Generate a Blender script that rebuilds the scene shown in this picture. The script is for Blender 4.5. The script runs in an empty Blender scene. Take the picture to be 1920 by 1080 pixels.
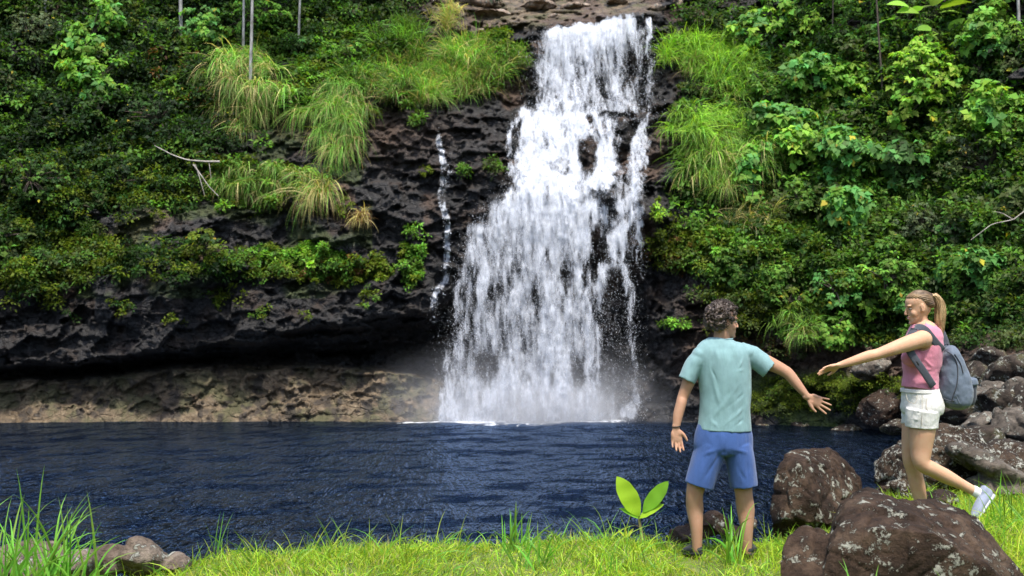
import bpy, bmesh, math, random
import numpy as np
from mathutils import Vector, Matrix
rng = np.random.default_rng(7)
random.seed(7)
scene = bpy.context.scene
COL = scene.collection
# ------------------------------------------------------------------ camera
F = 1867.0
CAMZ = 1.6
T = math.atan(73 / F)
ST, CT = math.sin(T), math.cos(T)
def P(u, v, Y):
    """world point seen at photo position (u, v) (1920 wide) at world distance Y"""
    u = np.asarray(u, float); v = np.asarray(v, float); Y = np.asarray(Y, float)
    yu = (540 - v) / F
    s = Y / (CT - yu * ST)
    return np.stack(np.broadcast_arrays((u - 960) / F * s, Y, CAMZ + (ST + yu * CT) * s), -1)
cd = bpy.data.cameras.new('camera'); cam = bpy.data.objects.new('camera', cd); COL.objects.link(cam)
cam.location = (0, 0, CAMZ); cam.rotation_euler = (math.pi / 2 + T, 0, 0)
cd.sensor_width = 36; cd.lens = 36 * F / 1920; cd.clip_end = 500
cd.dof.use_dof = True; cd.dof.focus_distance = 7.2; cd.dof.aperture_fstop = 4.0
scene.camera = cam
# ------------------------------------------------------------------ noise
def _h(ix, iy, iz, s=0):
    h = (ix.astype(np.int64) * 73856093) ^ (iy.astype(np.int64) * 19349663) ^ (iz.astype(np.int64) * 83492791) ^ (s * 2654435761)
    h = (h & 0xffffffff)
    h = ((h ^ (h >> 16)) * 0x45d9f3b) & 0xffffffff
    h = ((h ^ (h >> 16)) * 0x45d9f3b) & 0xffffffff
    h = h ^ (h >> 16)
    return (h & 0xffffff) / float(0x1000000)
def vn(p, s=0):
    i = np.floor(p); f = p - i; f = f * f * (3 - 2 * f)
    x, y, z = i[..., 0], i[..., 1], i[..., 2]
    r = 0
    for a in (0, 1):
        for b in (0, 1):
            for c in (0, 1):
                w = (f[..., 0] if a else 1 - f[..., 0]) * (f[..., 1] if b else 1 - f[..., 1]) * (f[..., 2] if c else 1 - f[..., 2])
                r = r + w * _h(x + a, y + b, z + c, s)
    return r * 2 - 1
def fbm(p, o=4, s=0, g=0.5):
    r = 0; a = 1; t = 0
    for k in range(o):
        r = r + a * vn(p * 2 ** k + 17.3 * k, s + k); t += a; a *= g
    return r / t
def facet(p, s=0, tilt=0.6):
    """blocky stone: returns (height in about -1..1, distance to crack)"""
    i = np.floor(p)
    f1 = np.full(p.shape[:-1], 9.0); f2 = f1.copy(); hgt = np.zeros(p.shape[:-1])
    for a in (-1, 0, 1):
        for b in (-1, 0, 1):
            for c in (-1, 0, 1):
                x, y, z = i[..., 0] + a, i[..., 1] + b, i[..., 2] + c
                q = np.stack([x + _h(x, y, z, s + 1), y + _h(x, y, z, s + 2), z + _h(x, y, z, s + 3)], -1)
                d = p - q; dd = np.sqrt((d * d).sum(-1))
                g = np.stack([_h(x, y, z, s + 5) - .5, _h(x, y, z, s + 6) - .5, _h(x, y, z, s + 7) - .5], -1)
                hh = _h(x, y, z, s + 4) * 2 - 1 + (d * g).sum(-1) * 2 * tilt
                m = dd < f1
                f2 = np.where(m, f1, np.minimum(f2, dd)); hgt = np.where(m, hh, hgt); f1 = np.where(m, dd, f1)
    return hgt, f2 - f1
def sstep(a, b, x):
    t = np.clip((x - a) / (b - a), 0, 1); return t * t * (3 - 2 * t)
# ------------------------------------------------------------------ object helpers
def link(o, parent=None):
    COL.objects.link(o)
    if parent is not None: o.parent = parent
    return o
def tag(o, label=None, cat=None, group=None, kind=None):
    if label: o['label'] = label
    if cat: o['category'] = cat
    if group: o['group'] = group
    if kind: o['kind'] = kind
    return o
def thing(name, loc, label, cat, group=None):
    o = bpy.data.objects.new(name, None); o.empty_display_size = .1
    o.location = [float(c) for c in loc]; link(o)
    return tag(o, label, cat, group)
def mesh_np(name, V, Fc, mat, parent=None, smooth=False, attrs=None, origin=None):
    V = np.asarray(V, np.float32).reshape(-1, 3)
    if origin is None and parent is not None and parent.parent is None: origin = parent.location
    if parent is not None and parent.parent is not None and origin is None: origin = parent.matrix_world.translation if False else parent['_o']
    if origin is not None: V = V - np.array(origin, np.float32)
    Fc = np.asarray(Fc, np.int32); k = Fc.shape[1]
    me = bpy.data.meshes.new(name)
    me.vertices.add(len(V)); me.vertices.foreach_set('co', V.ravel())
    me.loops.add(Fc.size); me.loops.foreach_set('vertex_index', Fc.ravel())
    me.polygons.add(len(Fc)); me.polygons.foreach_set('loop_start', np.arange(0, Fc.size, k, dtype=np.int32))
    me.update(calc_edges=True)
    if smooth: me.polygons.foreach_set('use_smooth', np.ones(len(Fc), bool))
    for an, (ty, dom, arr) in (attrs or {}).items():
        at = me.attributes.new(an, ty, dom)
        at.data.foreach_set('vector' if ty == 'FLOAT_VECTOR' else 'value', np.asarray(arr, np.float32).ravel())
    for m in (mat if isinstance(mat, (list, tuple)) else [mat]): me.materials.append(m)
    o = bpy.data.objects.new(name, me)
    return link(o, parent)
def grid_faces(nr, nc):
    a = np.arange(nr * nc).reshape(nr, nc)
    return np.stack([a[:-1, :-1], a[1:, :-1], a[1:, 1:], a[:-1, 1:]], -1).reshape(-1, 4)
# ------------------------------------------------------------------ node helper
class G:
    def __init__(s, name):
        s.m = bpy.data.materials.new(name); s.m.use_nodes = True; s.t = s.m.node_tree; s.t.nodes.clear()
        s.out = s.t.nodes.new('ShaderNodeOutputMaterial')
    def n(s, ty, props=None, **inp):
        nd = s.t.nodes.new('ShaderNode' + ty)
        for k, v in (props or {}).items(): setattr(nd, k, v)
        for k, v in inp.items():
            k2 = int(k[1:]) if k[0] == 'i' and k[1:].isdigit() else k.replace('_', ' ')
            s.set(nd.inputs[k2], v)
        return nd
    def set(s, sock, v):
        if isinstance(v, bpy.types.NodeSocket): s.t.links.new(v, sock)
        elif isinstance(v, bpy.types.Node): s.t.links.new(v.outputs[0], sock)
        else:
            if hasattr(sock.default_value, '__len__') and not hasattr(v, '__len__'): v = (v,) * len(sock.default_value)
            if sock.type == 'RGBA' and len(v) == 3: v = (*v, 1)
            sock.default_value = v
    def coord(s, scale=(1, 1, 1), which='Object'):
        c = s.n('TexCoord'); return s.n('Mapping', Vector=c.outputs[which], Scale=scale)
    def noise(s, vec, scale, detail=4, rough=.55, dist=0.0):
        return s.n('TexNoise', Vector=vec, Scale=scale, Detail=detail, Roughness=rough, Distortion=dist)
    def ramp(s, fac, stops, interp='LINEAR'):
        r = s.n('ValToRGB', Fac=fac); cr = r.color_ramp; cr.interpolation = interp
        while len(cr.elements) < len(stops): cr.elements.new(.5)
        for e, (p, c) in zip(cr.elements, stops):
            e.position = p; e.color = (*(c if hasattr(c, '__len__') else (c, c, c)), 1)
        return r
    def mix(s, fac, a, b, mode='MIX'):
        nd = s.n('MixRGB', {'blend_type': mode}, Fac=fac, Color1=a, Color2=b); return nd
    def math(s, op, a, b=0.0, clamp=False):
        return s.n('Math', {'operation': op, 'use_clamp': clamp}, i0=a, i1=b)
    def bsdf(s, **k):
        return s.n('BsdfPrincipled', **k)
    def bump(s, h, strength=.5, dist=.05, nrm=None):
        b = s.n('Bump', Strength=strength, Distance=dist, Height=h)
        if nrm is not None: s.set(b.inputs['Normal'], nrm)
        return b
    def done(s, sh, vol=None):
        if sh is not None: s.set(s.out.inputs['Surface'], sh)
        if vol is not None: s.set(s.out.inputs['Volume'], vol)
        return s.m
def leaf_mat(name, trans=.35, rough=.45, spec=.4, col=None):
    g = G(name)
    if col is None:
        c = g.n('Attribute', {'attribute_name': 'tint'}).outputs['Color']
    else: c = g.n('RGB'); c.outputs[0].default_value = (*col, 1); c = c.outputs[0]
    rn = g.n('NewGeometry').outputs['Random Per Island']
    hsv = g.n('HueSaturation', Hue=g.math('MULTIPLY_ADD', rn, .05).outputs[0], Saturation=1.0, Value=g.math('MULTIPLY_ADD', rn, .7).outputs[0], Color=c)
    hsv.inputs['Hue'].links[0].from_node.inputs[2].default_value = .475
    hsv.inputs['Value'].links[0].from_node.inputs[2].default_value = .65
    b = g.bsdf(Base_Color=hsv, Roughness=rough); b.inputs['Specular IOR Level'].default_value = spec
    tr = g.n('BsdfTranslucent', Color=g.mix(1, hsv, (1.25, 1.3, .55), 'MULTIPLY'))
    return g.done(g.n('MixShader', Fac=trans, i1=b, i2=tr))
# ------------------------------------------------------------------ materials: rock
def rock_cliff():
    g = G('cliff_rock'); c = g.coord()
    z = g.n('SeparateXYZ', Vector=g.n('Attribute', {'attribute_name': 'zone'}).outputs['Vector'])
    n1 = g.noise(c, 1.1, 3, .62); n2 = g.noise(c, 6, 5, .68); n3 = g.noise(g.coord((1, 1, .22)), 2.2, 2, .6)
    dark = g.ramp(n2.outputs[0], [(.3, (.004, .0038, .004)), (.52, (.011, .0102, .0105)), (.76, (.06, .056, .055))])
    dark2 = g.mix(g.ramp(n1.outputs[0], [(.52, 0.0), (.68, .6)]), dark, (.05, .032, .022))
    tan = g.ramp(n2.outputs[0], [(.25, (.035, .024, .015)), (.5, (.13, .093, .055)), (.75, (.27, .21, .135))])
    tan2 = g.mix(g.ramp(n1.outputs[0], [(.46, 0.0), (.6, .75)]), tan, (.065, .068, .028))
    tan3 = g.mix(g.ramp(n3.outputs[0], [(.52, 0.0), (.62, .85)]), tan2, (.03, .023, .018))
    brown = g.ramp(n2.outputs[0], [(.3, (.03, .018, .012)), (.55, (.085, .05, .032)), (.75, (.17, .115, .08))])
    m = g.mix(z.outputs[0], dark2, tan3); m = g.mix(z.outputs[1], m, brown)
    mossc = g.ramp(n2.outputs[0], [(.3, (.015, .03, .006)), (.6, (.06, .09, .012)), (.8, (.13, .15, .02))])
    m = g.mix(z.outputs[2], m, mossc)
    vor = g.n('TexVoronoi', {'feature': 'DISTANCE_TO_EDGE'}, Vector=g.coord((1, 1, 1.6)), Scale=2.3)
    crack = g.ramp(vor.outputs[0], [(0, 0.0), (.09, 1.0)])
    h = g.mix(.45, n2.outputs[0], crack); h = g.mix(.3, h, g.noise(c, 24, 2, .7).outputs[0])
    b = g.bsdf(Base_Color=m, Roughness=g.ramp(n1.outputs[0], [(.35, .42), (.6, .8)]), Normal=g.bump(h, .9, .14))
    b.inputs['Specular IOR Level'].default_value = .45
    return g.done(b)
def rock_boulder(name, c0, c1, c2, lichen, lic_col=(.42, .42, .36), sc=1.0, moss=0.0, rough=.75):
    g = G(name); c = g.coord()
    n1 = g.noise(c, 3.2 * sc, 6, .65); n2 = g.noise(c, 16 * sc, 8, .75); n3 = g.noise(c, 7.5 * sc, 10, .78, .1)
    base = g.ramp(n1.outputs[0], [(.32, c0), (.5, c1), (.68, c2)])
    base = g.mix(g.ramp(n2.outputs[0], [(.42, 0.0), (.62, .7)]), base, tuple(x * .35 for x in c0))
    if moss: base = g.mix(g.ramp(g.noise(c, 3, 5, .6).outputs[0], [(.5, 0.0), (.6, moss)]), base, (.07, .09, .015))
    l2 = g.ramp(g.math('MULTIPLY_ADD', n2.outputs[0], .35).outputs[0], [(.1, 0.0), (.9, 1.0)])
    a = g.math('ADD', n3.outputs[0], g.math('MULTIPLY', g.math('SUBTRACT', n2.outputs[0], .5), .75))
    lm = g.ramp(a, [(.62 - lichen * .1, 0.0), (.645 - lichen * .1, 1.0)])
    lc = g.mix(g.noise(c, 30 * sc, 4).outputs[0], tuple(x * .55 for x in lic_col), lic_col)
    col = g.mix(lm, base, lc)
    h = g.mix(.35, n2.outputs[0], g.noise(g.coord((1, 1, 2.5)), 9 * sc, 6, .7).outputs[0])
    h = g.mix(.15, h, lm)
    b = g.bsdf(Base_Color=col, Roughness=rough, Normal=g.bump(h, 1.0, .06 / sc)); b.inputs['Specular IOR Level'].default_value = .18
    return g.done(b)
M = {}
M['cliff'] = rock_cliff()
M['boulder'] = rock_boulder('dark_lichen_rock', (.018, .011, .007), (.060, .037, .024), (.13, .088, .058), .42, (.40, .40, .33))
M['boulder_b'] = rock_boulder('brown_wet_rock', (.015, .009, .006), (.045, .027, .018), (.10, .065, .045), .2, rough=.5)
M['boulder_l'] = rock_boulder('lichen_rock', (.014, .010, .007), (.05, .032, .021), (.10, .07, .046), .8, sc=1.7)
M['boulder_p'] = rock_boulder('pale_rock', (.07, .05, .037), (.17, .13, .10), (.30, .25, .20), .1)
M['shore'] = rock_boulder('shore_rock', (.022, .016, .012), (.06, .045, .034), (.13, .10, .076), .35, sc=.8, moss=.35)
M['shore_p'] = rock_boulder('shore_pale_rock', (.06, .05, .04), (.15, .125, .10), (.27, .235, .19), .3, sc=.8)
M['toprock'] = rock_boulder('stream_bed_rock', (.12, .085, .06), (.28, .21, .16), (.45, .37, .30), .1, sc=.6)
M['leaf'] = leaf_mat('leaves', .4, .6, .18); M['dleaf'] = leaf_mat('dark_leaves', .15, .4, .5)
M['blade'] = leaf_mat('grass_blades', .4, .5, .3)
def bark(name, c0, c1):
    g = G(name); n = g.noise(g.coord((1, 1, .3)), 9, 6, .6)
    return g.done(g.bsdf(Base_Color=g.ramp(n.outputs[0], [(.3, c0), (.7, c1)]), Roughness=.85, Normal=g.bump(n.outputs[0], .6, .03)))
M['bark'] = bark('brown_bark', (.03, .022, .016), (.10, .075, .055)); M['pbark'] = bark('pale_bark', (.07, .065, .055), (.42, .42, .40))
M['dead'] = bark('dead_wood', (.22, .19, .16), (.5, .47, .42)); M['log'] = bark('driftwood', (.12, .08, .055), (.36, .27, .2))
def soil():
    g = G('bank_soil'); n = g.noise(g.coord(), 7, 8, .65)
    return g.done(g.bsdf(Base_Color=g.ramp(n.outputs[0], [(.3, (.04, .055, .01)), (.5, (.10, .14, .02)), (.75, (.16, .17, .05))]), Roughness=.95, Normal=g.bump(n.outputs[0], .8, .05)))
M['soil'] = soil()
# ------------------------------------------------------------------ cliff
# columns: u, then (v, depth) for: far slope, slope, shelf edge, face, overhang lip, cave back, ledge back, ledge front, waterline, below water
K = [
 (-700, (-300,44),(0,34),(300,29),(450,28),(690,26.5),(705,28),(712,28),(722,26.4),(800,25.8),(850,25.4)),
 (-100, (-300,46),(0,36),(300,32.5),(450,31.5),(688,30.2),(702,32),(712,32),(722,31),(792,30.3),(835,30)),
 (150, (-300,48),(0,38),(300,33.5),(450,32),(680,30.4),(696,32.6),(704,32.5),(716,31.2),(791,30.5),(832,30.2)),
 (350, (-300,48),(0,38.5),(250,34),(420,32.2),(650,30.5),(674,33.4),(680,33),(694,31.4),(790,30.6),(830,30.3)),
 (530, (-300,50),(0,39),(215,35),(400,32.3),(622,30.6),(668,34),(682,33.4),(694,31.6),(790,30.6),(830,30.3)),
 (700, (-300,50),(0,39),(212,34.2),(400,32.3),(600,30.9),(660,34.2),(688,33.6),(702,31.8),(789,30.7),(830,30.4)),
 (810, (-300,52),(30,38.5),(228,34.2),(400,32.6),(585,31.4),(650,34.4),(700,33.8),(716,32.2),(788,30.9),(830,30.5)),
 (900, (-300,58),(40,38),(215,35.2),(360,32.8),(440,32.4),(620,34.2),(720,34),(740,32.8),(786,31.3),(830,31)),
 (960, (-300,64),(45,36.8),(205,35.6),(345,33.4),(360,32.2),(600,34),(720,34),(750,33),(785,31.4),(830,31)),
 (1020,(-300,66),(46,36.4),(205,35.8),(345,33.6),(358,32.2),(600,34),(720,34),(755,33),(785,31.4),(830,31)),
 (1120,(-300,66),(36,36.4),(208,35.8),(345,33.6),(362,32.3),(600,34),(720,34),(755,33),(785,31.4),(830,31)),
 (1200,(-300,62),(28,36.3),(215,35.6),(345,33.6),(385,32.3),(600,33.4),(700,33.2),(745,32.4),(786,31.3),(830,31)),
 (1260,(-300,54),(20,36.8),(200,35),(350,33.2),(500,32.2),(620,31.8),(700,31.5),(740,31.2),(790,30.6),(830,30.3)),
 (1400,(-300,48),(0,38),(200,35),(400,32.6),(560,31.2),(620,30.9),(680,30.7),(730,30.2),(793,30.1),(832,29.8)),
 (1580,(-300,46),(0,36),(200,33.5),(400,31.4),(560,30),(620,29.7),(680,29.4),(730,29),(798,29.1),(840,28.6)),
 (1740,(-300,44),(0,34),(200,32),(400,30),(560,28.6),(620,28),(680,27),(730,26.6),(806,27.5),(850,27)),
 (1860,(-300,42),(0,32),(200,30),(400,28.4),(540,27),(610,26),(650,24.5),(720,21.5),(830,17.5),(940,13.5)),
 (1980,(-300,40),(0,30),(200,28),(400,26),(530,25),(600,23.5),(640,22),(720,17.5),(850,12.5),(950,9.6)),
 (2600,(-300,34),(0,24),(200,22),(400,20.5),(520,19),(600,18),(640,17),(720,14.5),(860,11),(960,8.8)),
]
gu = np.arange(-700, 2601, 4.0); gv = np.concatenate([np.arange(-300, 0, 8.0), np.arange(0, 960.1, 3.0)])
Ku = np.array([k[0] for k in K], float)
KV = np.array([[q[0] for q in k[1:]] for k in K], float); KD = np.array([[q[1] for q in k[1:]] for k in K], float)
KVi = np.stack([np.interp(gu, Ku, KV[:, j]) for j in range(10)], 1); KDi = np.stack([np.interp(gu, Ku, KD[:, j]) for j in range(10)], 1)
D0 = np.zeros((len(gv), len(gu)))
lipn = fbm(np.stack([gu / 60, gu * 0, gu * 0], -1), 4, 5) * 12
for i in range(len(gu)):
    vv = KVi[i].copy(); vv[4:8] += lipn[i]
    D0[:, i] = np.interp(gv, vv, KDi[i])
    ext = gv > vv[-1]
    D0[ext, i] = KDi[i, -1] - (gv[ext] - vv[-1]) * .012
UU, VV = np.meshgrid(gu, gv)
base = P(UU, VV, D0)
amp = 1 - .45 * sstep(690, 730, VV) * (UU < 830)
bigf, _ = facet(base * np.array([.45, .45, .62]) + .22 * fbm(base * .9, 3, 3)[..., None], 11)
midf, ed = facet(base * np.array([1.15, 1.15, 1.9]) + .2 * fbm(base * 2.2, 3, 31)[..., None], 21)
smf, ed2 = facet(base * np.array([3.2, 3.2, 4.2]), 41)
disp = .9 * fbm(base * .28, 4, 1) + amp * (.42 * bigf + (.30 * midf - .2 * (1 - sstep(0, .12, ed)))) + .12 * smf - .08 * (1 - sstep(0, .12, ed2)) + .07 * fbm(base * 5, 3, 9)
wl = 1 - .75 * np.exp(-((VV - 795) / 30) ** 2) * (UU < 1750)
DG = D0 + disp * wl
# dark rocks standing proud in and around the fall
for (bu, bv, ru, rv, dd) in [(1100,295,26,48,1.1),(1166,250,18,30,1.0),(1140,378,22,20,.8),(975,225,18,28,.7),(1186,440,26,50,.7),(1120,450,14,40,.5),(1225,385,34,40,.8),(1290,250,30,60,.5),(1062,330,14,20,.4),(1210,225,20,14,.7),(968,268,16,26,.6)]:
    DG -= dd * np.clip(1 - ((UU - bu) / ru) ** 2 - ((VV - bv) / rv) ** 2, 0, 1) ** .5
CV = P(UU, VV, DG)
z_tan = ((UU < 860) * (1 - sstep(800, 860, UU)) * sstep(-8, 10, VV - np.interp(UU, [-700, -100, 150, 350, 530, 700, 810, 880], [722, 718, 712, 688, 684, 690, 706, 740]) + fbm(base * 1.3, 3, 77) * 10))
z_top = sstep(860, 900, UU) * (1 - sstep(1225, 1250, UU)) * (1 - sstep(-8, 8, VV - np.interp(UU, [860, 1000, 1100, 1240], [60, 52, 34, 20])))
nb = fbm(base * .7, 4, 55)
z_brn = sstep(1230, 1330, UU) * sstep(480, 640, VV + nb * 40) * (1 - sstep(700, 760, VV)) * .9
z_brn = np.maximum(z_brn, .8 * sstep(.12, .3, nb) * (VV < 560)); z_brn = np.maximum(z_brn, .75 * np.exp(-((UU - 850) / 60) ** 2 - ((VV - 60) / 70) ** 2))
z_brn = np.maximum(z_brn, .7 * np.exp(-((UU - 720) / 110) ** 2 - ((VV - 250) / 45) ** 2))
z_moss = sstep(.0, .3, nb + .25 * np.exp(-((VV - 740) / 45) ** 2)) * sstep(1380, 1420, UU) * (1 - sstep(1700, 1760, UU)) * sstep(680, 720, VV) * .9
z_moss = np.maximum(z_moss, .5 * sstep(.05, .3, fbm(base * .9, 3, 91)) * (VV < 560) * (UU < 700))
zone = np.stack([np.clip(z_tan + z_top, 0, 1), z_brn, z_moss], -1)
cliff = mesh_np('cliff', CV, grid_faces(len(gv), len(gu)), M['cliff'], smooth=False, attrs={'zone': ('FLOAT_VECTOR', 'POINT', zone)})
tag(cliff, kind='structure')
def bil(A, u, v):
    x = np.clip((np.asarray(u, float) - gu[0]) / 4.0, 0, len(gu) - 1.001)
    v = np.asarray(v, float); y = np.where(v < 0, (v + 300) / 8.0, 300 / 8.0 + .5 + (v - 0) / 3.0)
    y = np.interp(v, gv, np.arange(len(gv)))
    y = np.clip(y, 0, len(gv) - 1.001)
    i, j = y.astype(int), x.astype(int); fy, fx = y - i, x - j
    return A[i, j] * (1 - fy) * (1 - fx) + A[i + 1, j] * fy * (1 - fx) + A[i, j + 1] * (1 - fy) * fx + A[i + 1, j + 1] * fy * fx
def CD(u, v): return bil(DG, u, v)
def CP(u, v, off=0.0): return P(u, v, CD(u, v) - off)
# ------------------------------------------------------------------ pool
def water_mat():
    g = G('pool_water'); c = g.coord((1, .30, 1)); c2 = g.coord((1, .42, 1))
    foam = g.n('Attribute', {'attribute_name': 'foam'}).outputs['Fac']
    n1 = g.noise(c, 6.5, 2, .6, .6); n2 = g.noise(c2, 14, 2, .6, .6); n3 = g.noise(g.coord((1, .4, 1)), .35, 2)
    h = g.math('ADD', g.math('POWER', n1.outputs[0], 2.2), g.math('MULTIPLY', n2.outputs[0], .28))
    bn = g.bump(h, 1.0, g.math('MULTIPLY_ADD', n3.outputs[0], 1.15).outputs[0])
    b = g.n('MixShader', Fac=g.n('Fresnel', IOR=1.33, Normal=bn), i1=g.n('BsdfDiffuse', Color=(.0008, .0028, .009, 1)), i2=g.n('BsdfGlossy', Color=(.21, .29, .43, 1), Roughness=.03, Normal=bn))
    wh = g.bsdf(Base_Color=(.8, .83, .87), Roughness=.7)
    fn = g.noise(g.coord((1, .5, 1)), 3.0, 8, .7, .6)
    fm = g.ramp(g.math('ADD', foam, g.math('MULTIPLY', g.math('SUBTRACT', fn.outputs[0], .5), 1.6)), [(.42, 0.0), (.62, 1.0)])
    return g.done(g.n('MixShader', Fac=fm, i1=b, i2=wh))
M['water'] = water_mat()
wx = np.linspace(-40, 26, 331); wy = np.linspace(8.0, 36.5, 200)
WX, WY = np.meshgrid(wx, wy)
wv = 613 + 2.9 * F / WY; wu = 960 + WX * F / WY
fo = 1.0 * np.exp(-((WY - 31.4) / 1.1) ** 2) * sstep(-4.9, -2.0, WX) * (1 - sstep(3.3, 4.6, WX)) + .5 * np.exp(-((WY - 30.2) / 1.2) ** 2) * np.exp(-((WX + .2) / 3.2) ** 4)
fo = fo * (.62 + .9 * fbm(np.stack([WX * .9, WY * 1.6, WX * 0], -1), 3, 8))
wz = -1.3 + .022 * fbm(np.stack([WX * 1.1, WY * .8, WX * 0], -1), 3, 2) * (1 + 2 * np.exp(-((WY - 30.5) / 3) ** 2 - (WX / 5) ** 2))
pool = mesh_np('pool_water', np.stack([WX, WY, wz], -1), grid_faces(200, 331), M['water'], smooth=True, attrs={'foam': ('FLOAT', 'POINT', fo)})
tag(pool, kind='structure')

# unseen wooded valley sides behind and beside the viewpoint added to shade cliff foot and left
ha = np.radians(np.linspace(172, 372, 50)); hr = np.linspace(0, 1, 14); HA, HR = np.meshgrid(ha, hr)
hd = np.interp(np.degrees(HA), [172, 200, 270, 350, 372], [27, 25, 24, 26, 28]); hh = np.interp(np.degrees(HA), [100, 150, 200, 270, 350, 395], [20, 20, 15, 11, 10, 12])
hx, hy = np.cos(HA), np.sin(HA); rr_ = hd + HR * 12; hq = np.stack([hx * rr_, hy * rr_, HR * 20], -1)
hz = -1.6 + hh * sstep(0, .55, HR) + 1.6 * fbm(hq * .25, 4, 66) * HR
valley = mesh_np('unseen_shade_hills', np.stack([hx * rr_ + .8 * fbm(hq * .5, 3, 61), hy * rr_ + 0 * HA, hz], -1), grid_faces(14, 50), None, smooth=True)
def hill_mat():
    g = G('shade_hill'); n = g.noise(g.coord(), 1.5, 5, .7)
    return g.done(g.bsdf(Base_Color=g.ramp(n.outputs[0], [(.35, (.008, .02, .006)), (.7, (.05, .09, .02))]), Roughness=1.0, Normal=g.bump(n.outputs[0], 1, .6)))
valley.data.materials.clear(); valley.data.materials.append(hill_mat()); tag(valley, kind='structure')
# ------------------------------------------------------------------ waterfall
def wf_mat(name, k1=3.3, k2=1.25, seedoff=0.0, tint=(.62, .65, .71), zs=.30):
    g = G(name); c0 = g.n('TexCoord'); 
    m1 = g.n('Mapping', Vector=c0.outputs['Object'], Scale=(1.8, 1, zs), Location=(seedoff, seedoff * .7, 0))
    m2 = g.n('Mapping', Vector=c0.outputs['Object'], Scale=(1.3, 1, .4), Location=(seedoff * 2, 0, 1))
    n1 = g.noise(m1, 2.6, 5, .66, .6); n2 = g.noise(m2, 11, 3, .7, .2)
    d = g.n('Attribute', {'attribute_name': 'dens'}).outputs['Fac']
    a = g.math('ADD', g.math('MULTIPLY_ADD', n1.outputs[0], k1), g.math('MULTIPLY_ADD', n2.outputs[0], k2))
    a.inputs[0].links[0].from_node.inputs[2].default_value = -.5 * k1
    a.inputs[1].links[0].from_node.inputs[2].default_value = -.5 * k2
    a = g.math('ADD', a, g.math('MULTIPLY_ADD', d, 2.2)); a.inputs[1].links[0].from_node.inputs[2].default_value = -1.08
    on = g.n('MapRange', Value=d, i1=.02, i2=.16)
    al = g.math('MULTIPLY', g.math('MINIMUM', g.n('MapRange', Value=a, i1=-.3, i2=1.15).outputs[0], .96), on)
    b = g.n('BsdfDiffuse', Color=tint); t = g.n('BsdfTranslucent', Color=tint)
    w = g.n('MixShader', Fac=.2, i1=b, i2=t)
    return g.done(g.n('MixShader', Fac=al, i1=g.n('BsdfTransparent'), i2=w))
M['wf1'] = wf_mat('falling_water', seedoff=0); M['wf2'] = wf_mat('falling_water_back', seedoff=5.3); M['wf3'] = wf_mat('falling_water_front', 3.8, 2.2, 9.1)
def drops_mat():
    g = G('water_drops'); b = g.bsdf(Base_Color=(.76, .79, .84), Roughness=.35); t = g.n('BsdfTranslucent', Color=(.64, .68, .74))
    return g.done(g.n('MixShader', Fac=.35, i1=b, i2=t))
M['drops'] = drops_mat()
# streams: list of (u, v, half width, strength)
ST_ = [
 [(1112,36,98,.92),(1110,60,101,.9),(1108,110,103,.68),(1110,160,106,.58),(1112,205,110,.5)],
 [(1060,45,48,.9),(1050,110,48,.55),(1052,205,54,.7)],
 [(1130,36,60,.8),(1126,100,50,.45),(1085,200,45,.5)],
 [(1216,40,4,.7),(1219,110,4,.5),(1222,205,5,.4)],
 [(1066,205,62,.95),(1056,240,76,.86),(1046,300,74,.78),(1040,345,72,.86),(1030,370,92,.9)],
 [(1130,215,36,.6),(1142,260,20,.8),(1138,310,26,.8),(1118,350,34,.85)],
 [(1226,213,12,.6),(1206,235,10,.65),(1198,280,17,.62),(1190,340,20,.6),(1182,370,18,.6),(1160,395,30,.7),(1130,420,30,.7)],
 [(1195,215,28,.6),(1168,222,30,.5)],
 [(992,195,10,.6),(970,226,7,.7),(956,246,6,.6),(958,290,6,.45),(962,330,8,.5),(985,345,24,.8)],
 [(1000,200,14,.8),(990,250,18,.75),(985,330,20,.8)],
 [(1020,350,76,.8),(1012,390,98,.84),(996,450,112,.68),(986,510,114,.58),(978,580,118,.53),(970,660,124,.52),(968,730,128,.75),(970,790,136,1.0)],
 [(1060,370,90,.95),(1060,420,84,.8),(1050,480,70,.7),(1040,540,44,.62),(1036,620,36,.78),(1040,700,36,.8),(1046,790,46,1.0)],
 [(1095,400,46,.8),(1085,440,20,.8),(1078,520,17,.75),(1070,600,20,.65),(1064,700,22,.5)],
 [(1198,385,10,.8),(1184,410,14,.8),(1160,440,18,.8),(1150,480,20,.8)],
 [(1150,484,28,.75),(1126,505,22,.75),(1112,540,22,.68),(1106,620,22,.6),(1102,700,20,.58),(1106,790,26,.9)],
 [(1152,484,14,.7),(1168,500,9,.65),(1178,540,8,.55),(1184,600,8,.4),(1190,680,8,.35),(1190,740,12,.45),(1180,780,22,.7)],
 [(1198,405,5,.7),(1196,440,4,.7),(1202,480,3,.55),(1206,515,3,.35)],
 [(1178,425,3,.7),(1168,460,3,.7),(1160,490,4,.7)],
 [(900,420,20,.7),(884,480,16,.62),(872,540,16,.55),(862,620,18,.45),(850,700,20,.5),(842,790,24,.95)],
 [(930,440,16,.75),(906,520,14,.7),(905,620,18,.55),(925,700,20,.55)],
 [(1140,520,46,.2),(1148,620,50,.2),(1150,740,54,.22),(1140,790,70,.4)],
 [(1150,215,30,.38),(1150,300,34,.34),(1140,380,40,.42)],
 [(1170,350,40,.34),(1165,440,34,.34),(1155,520,30,.22)],
]
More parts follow.
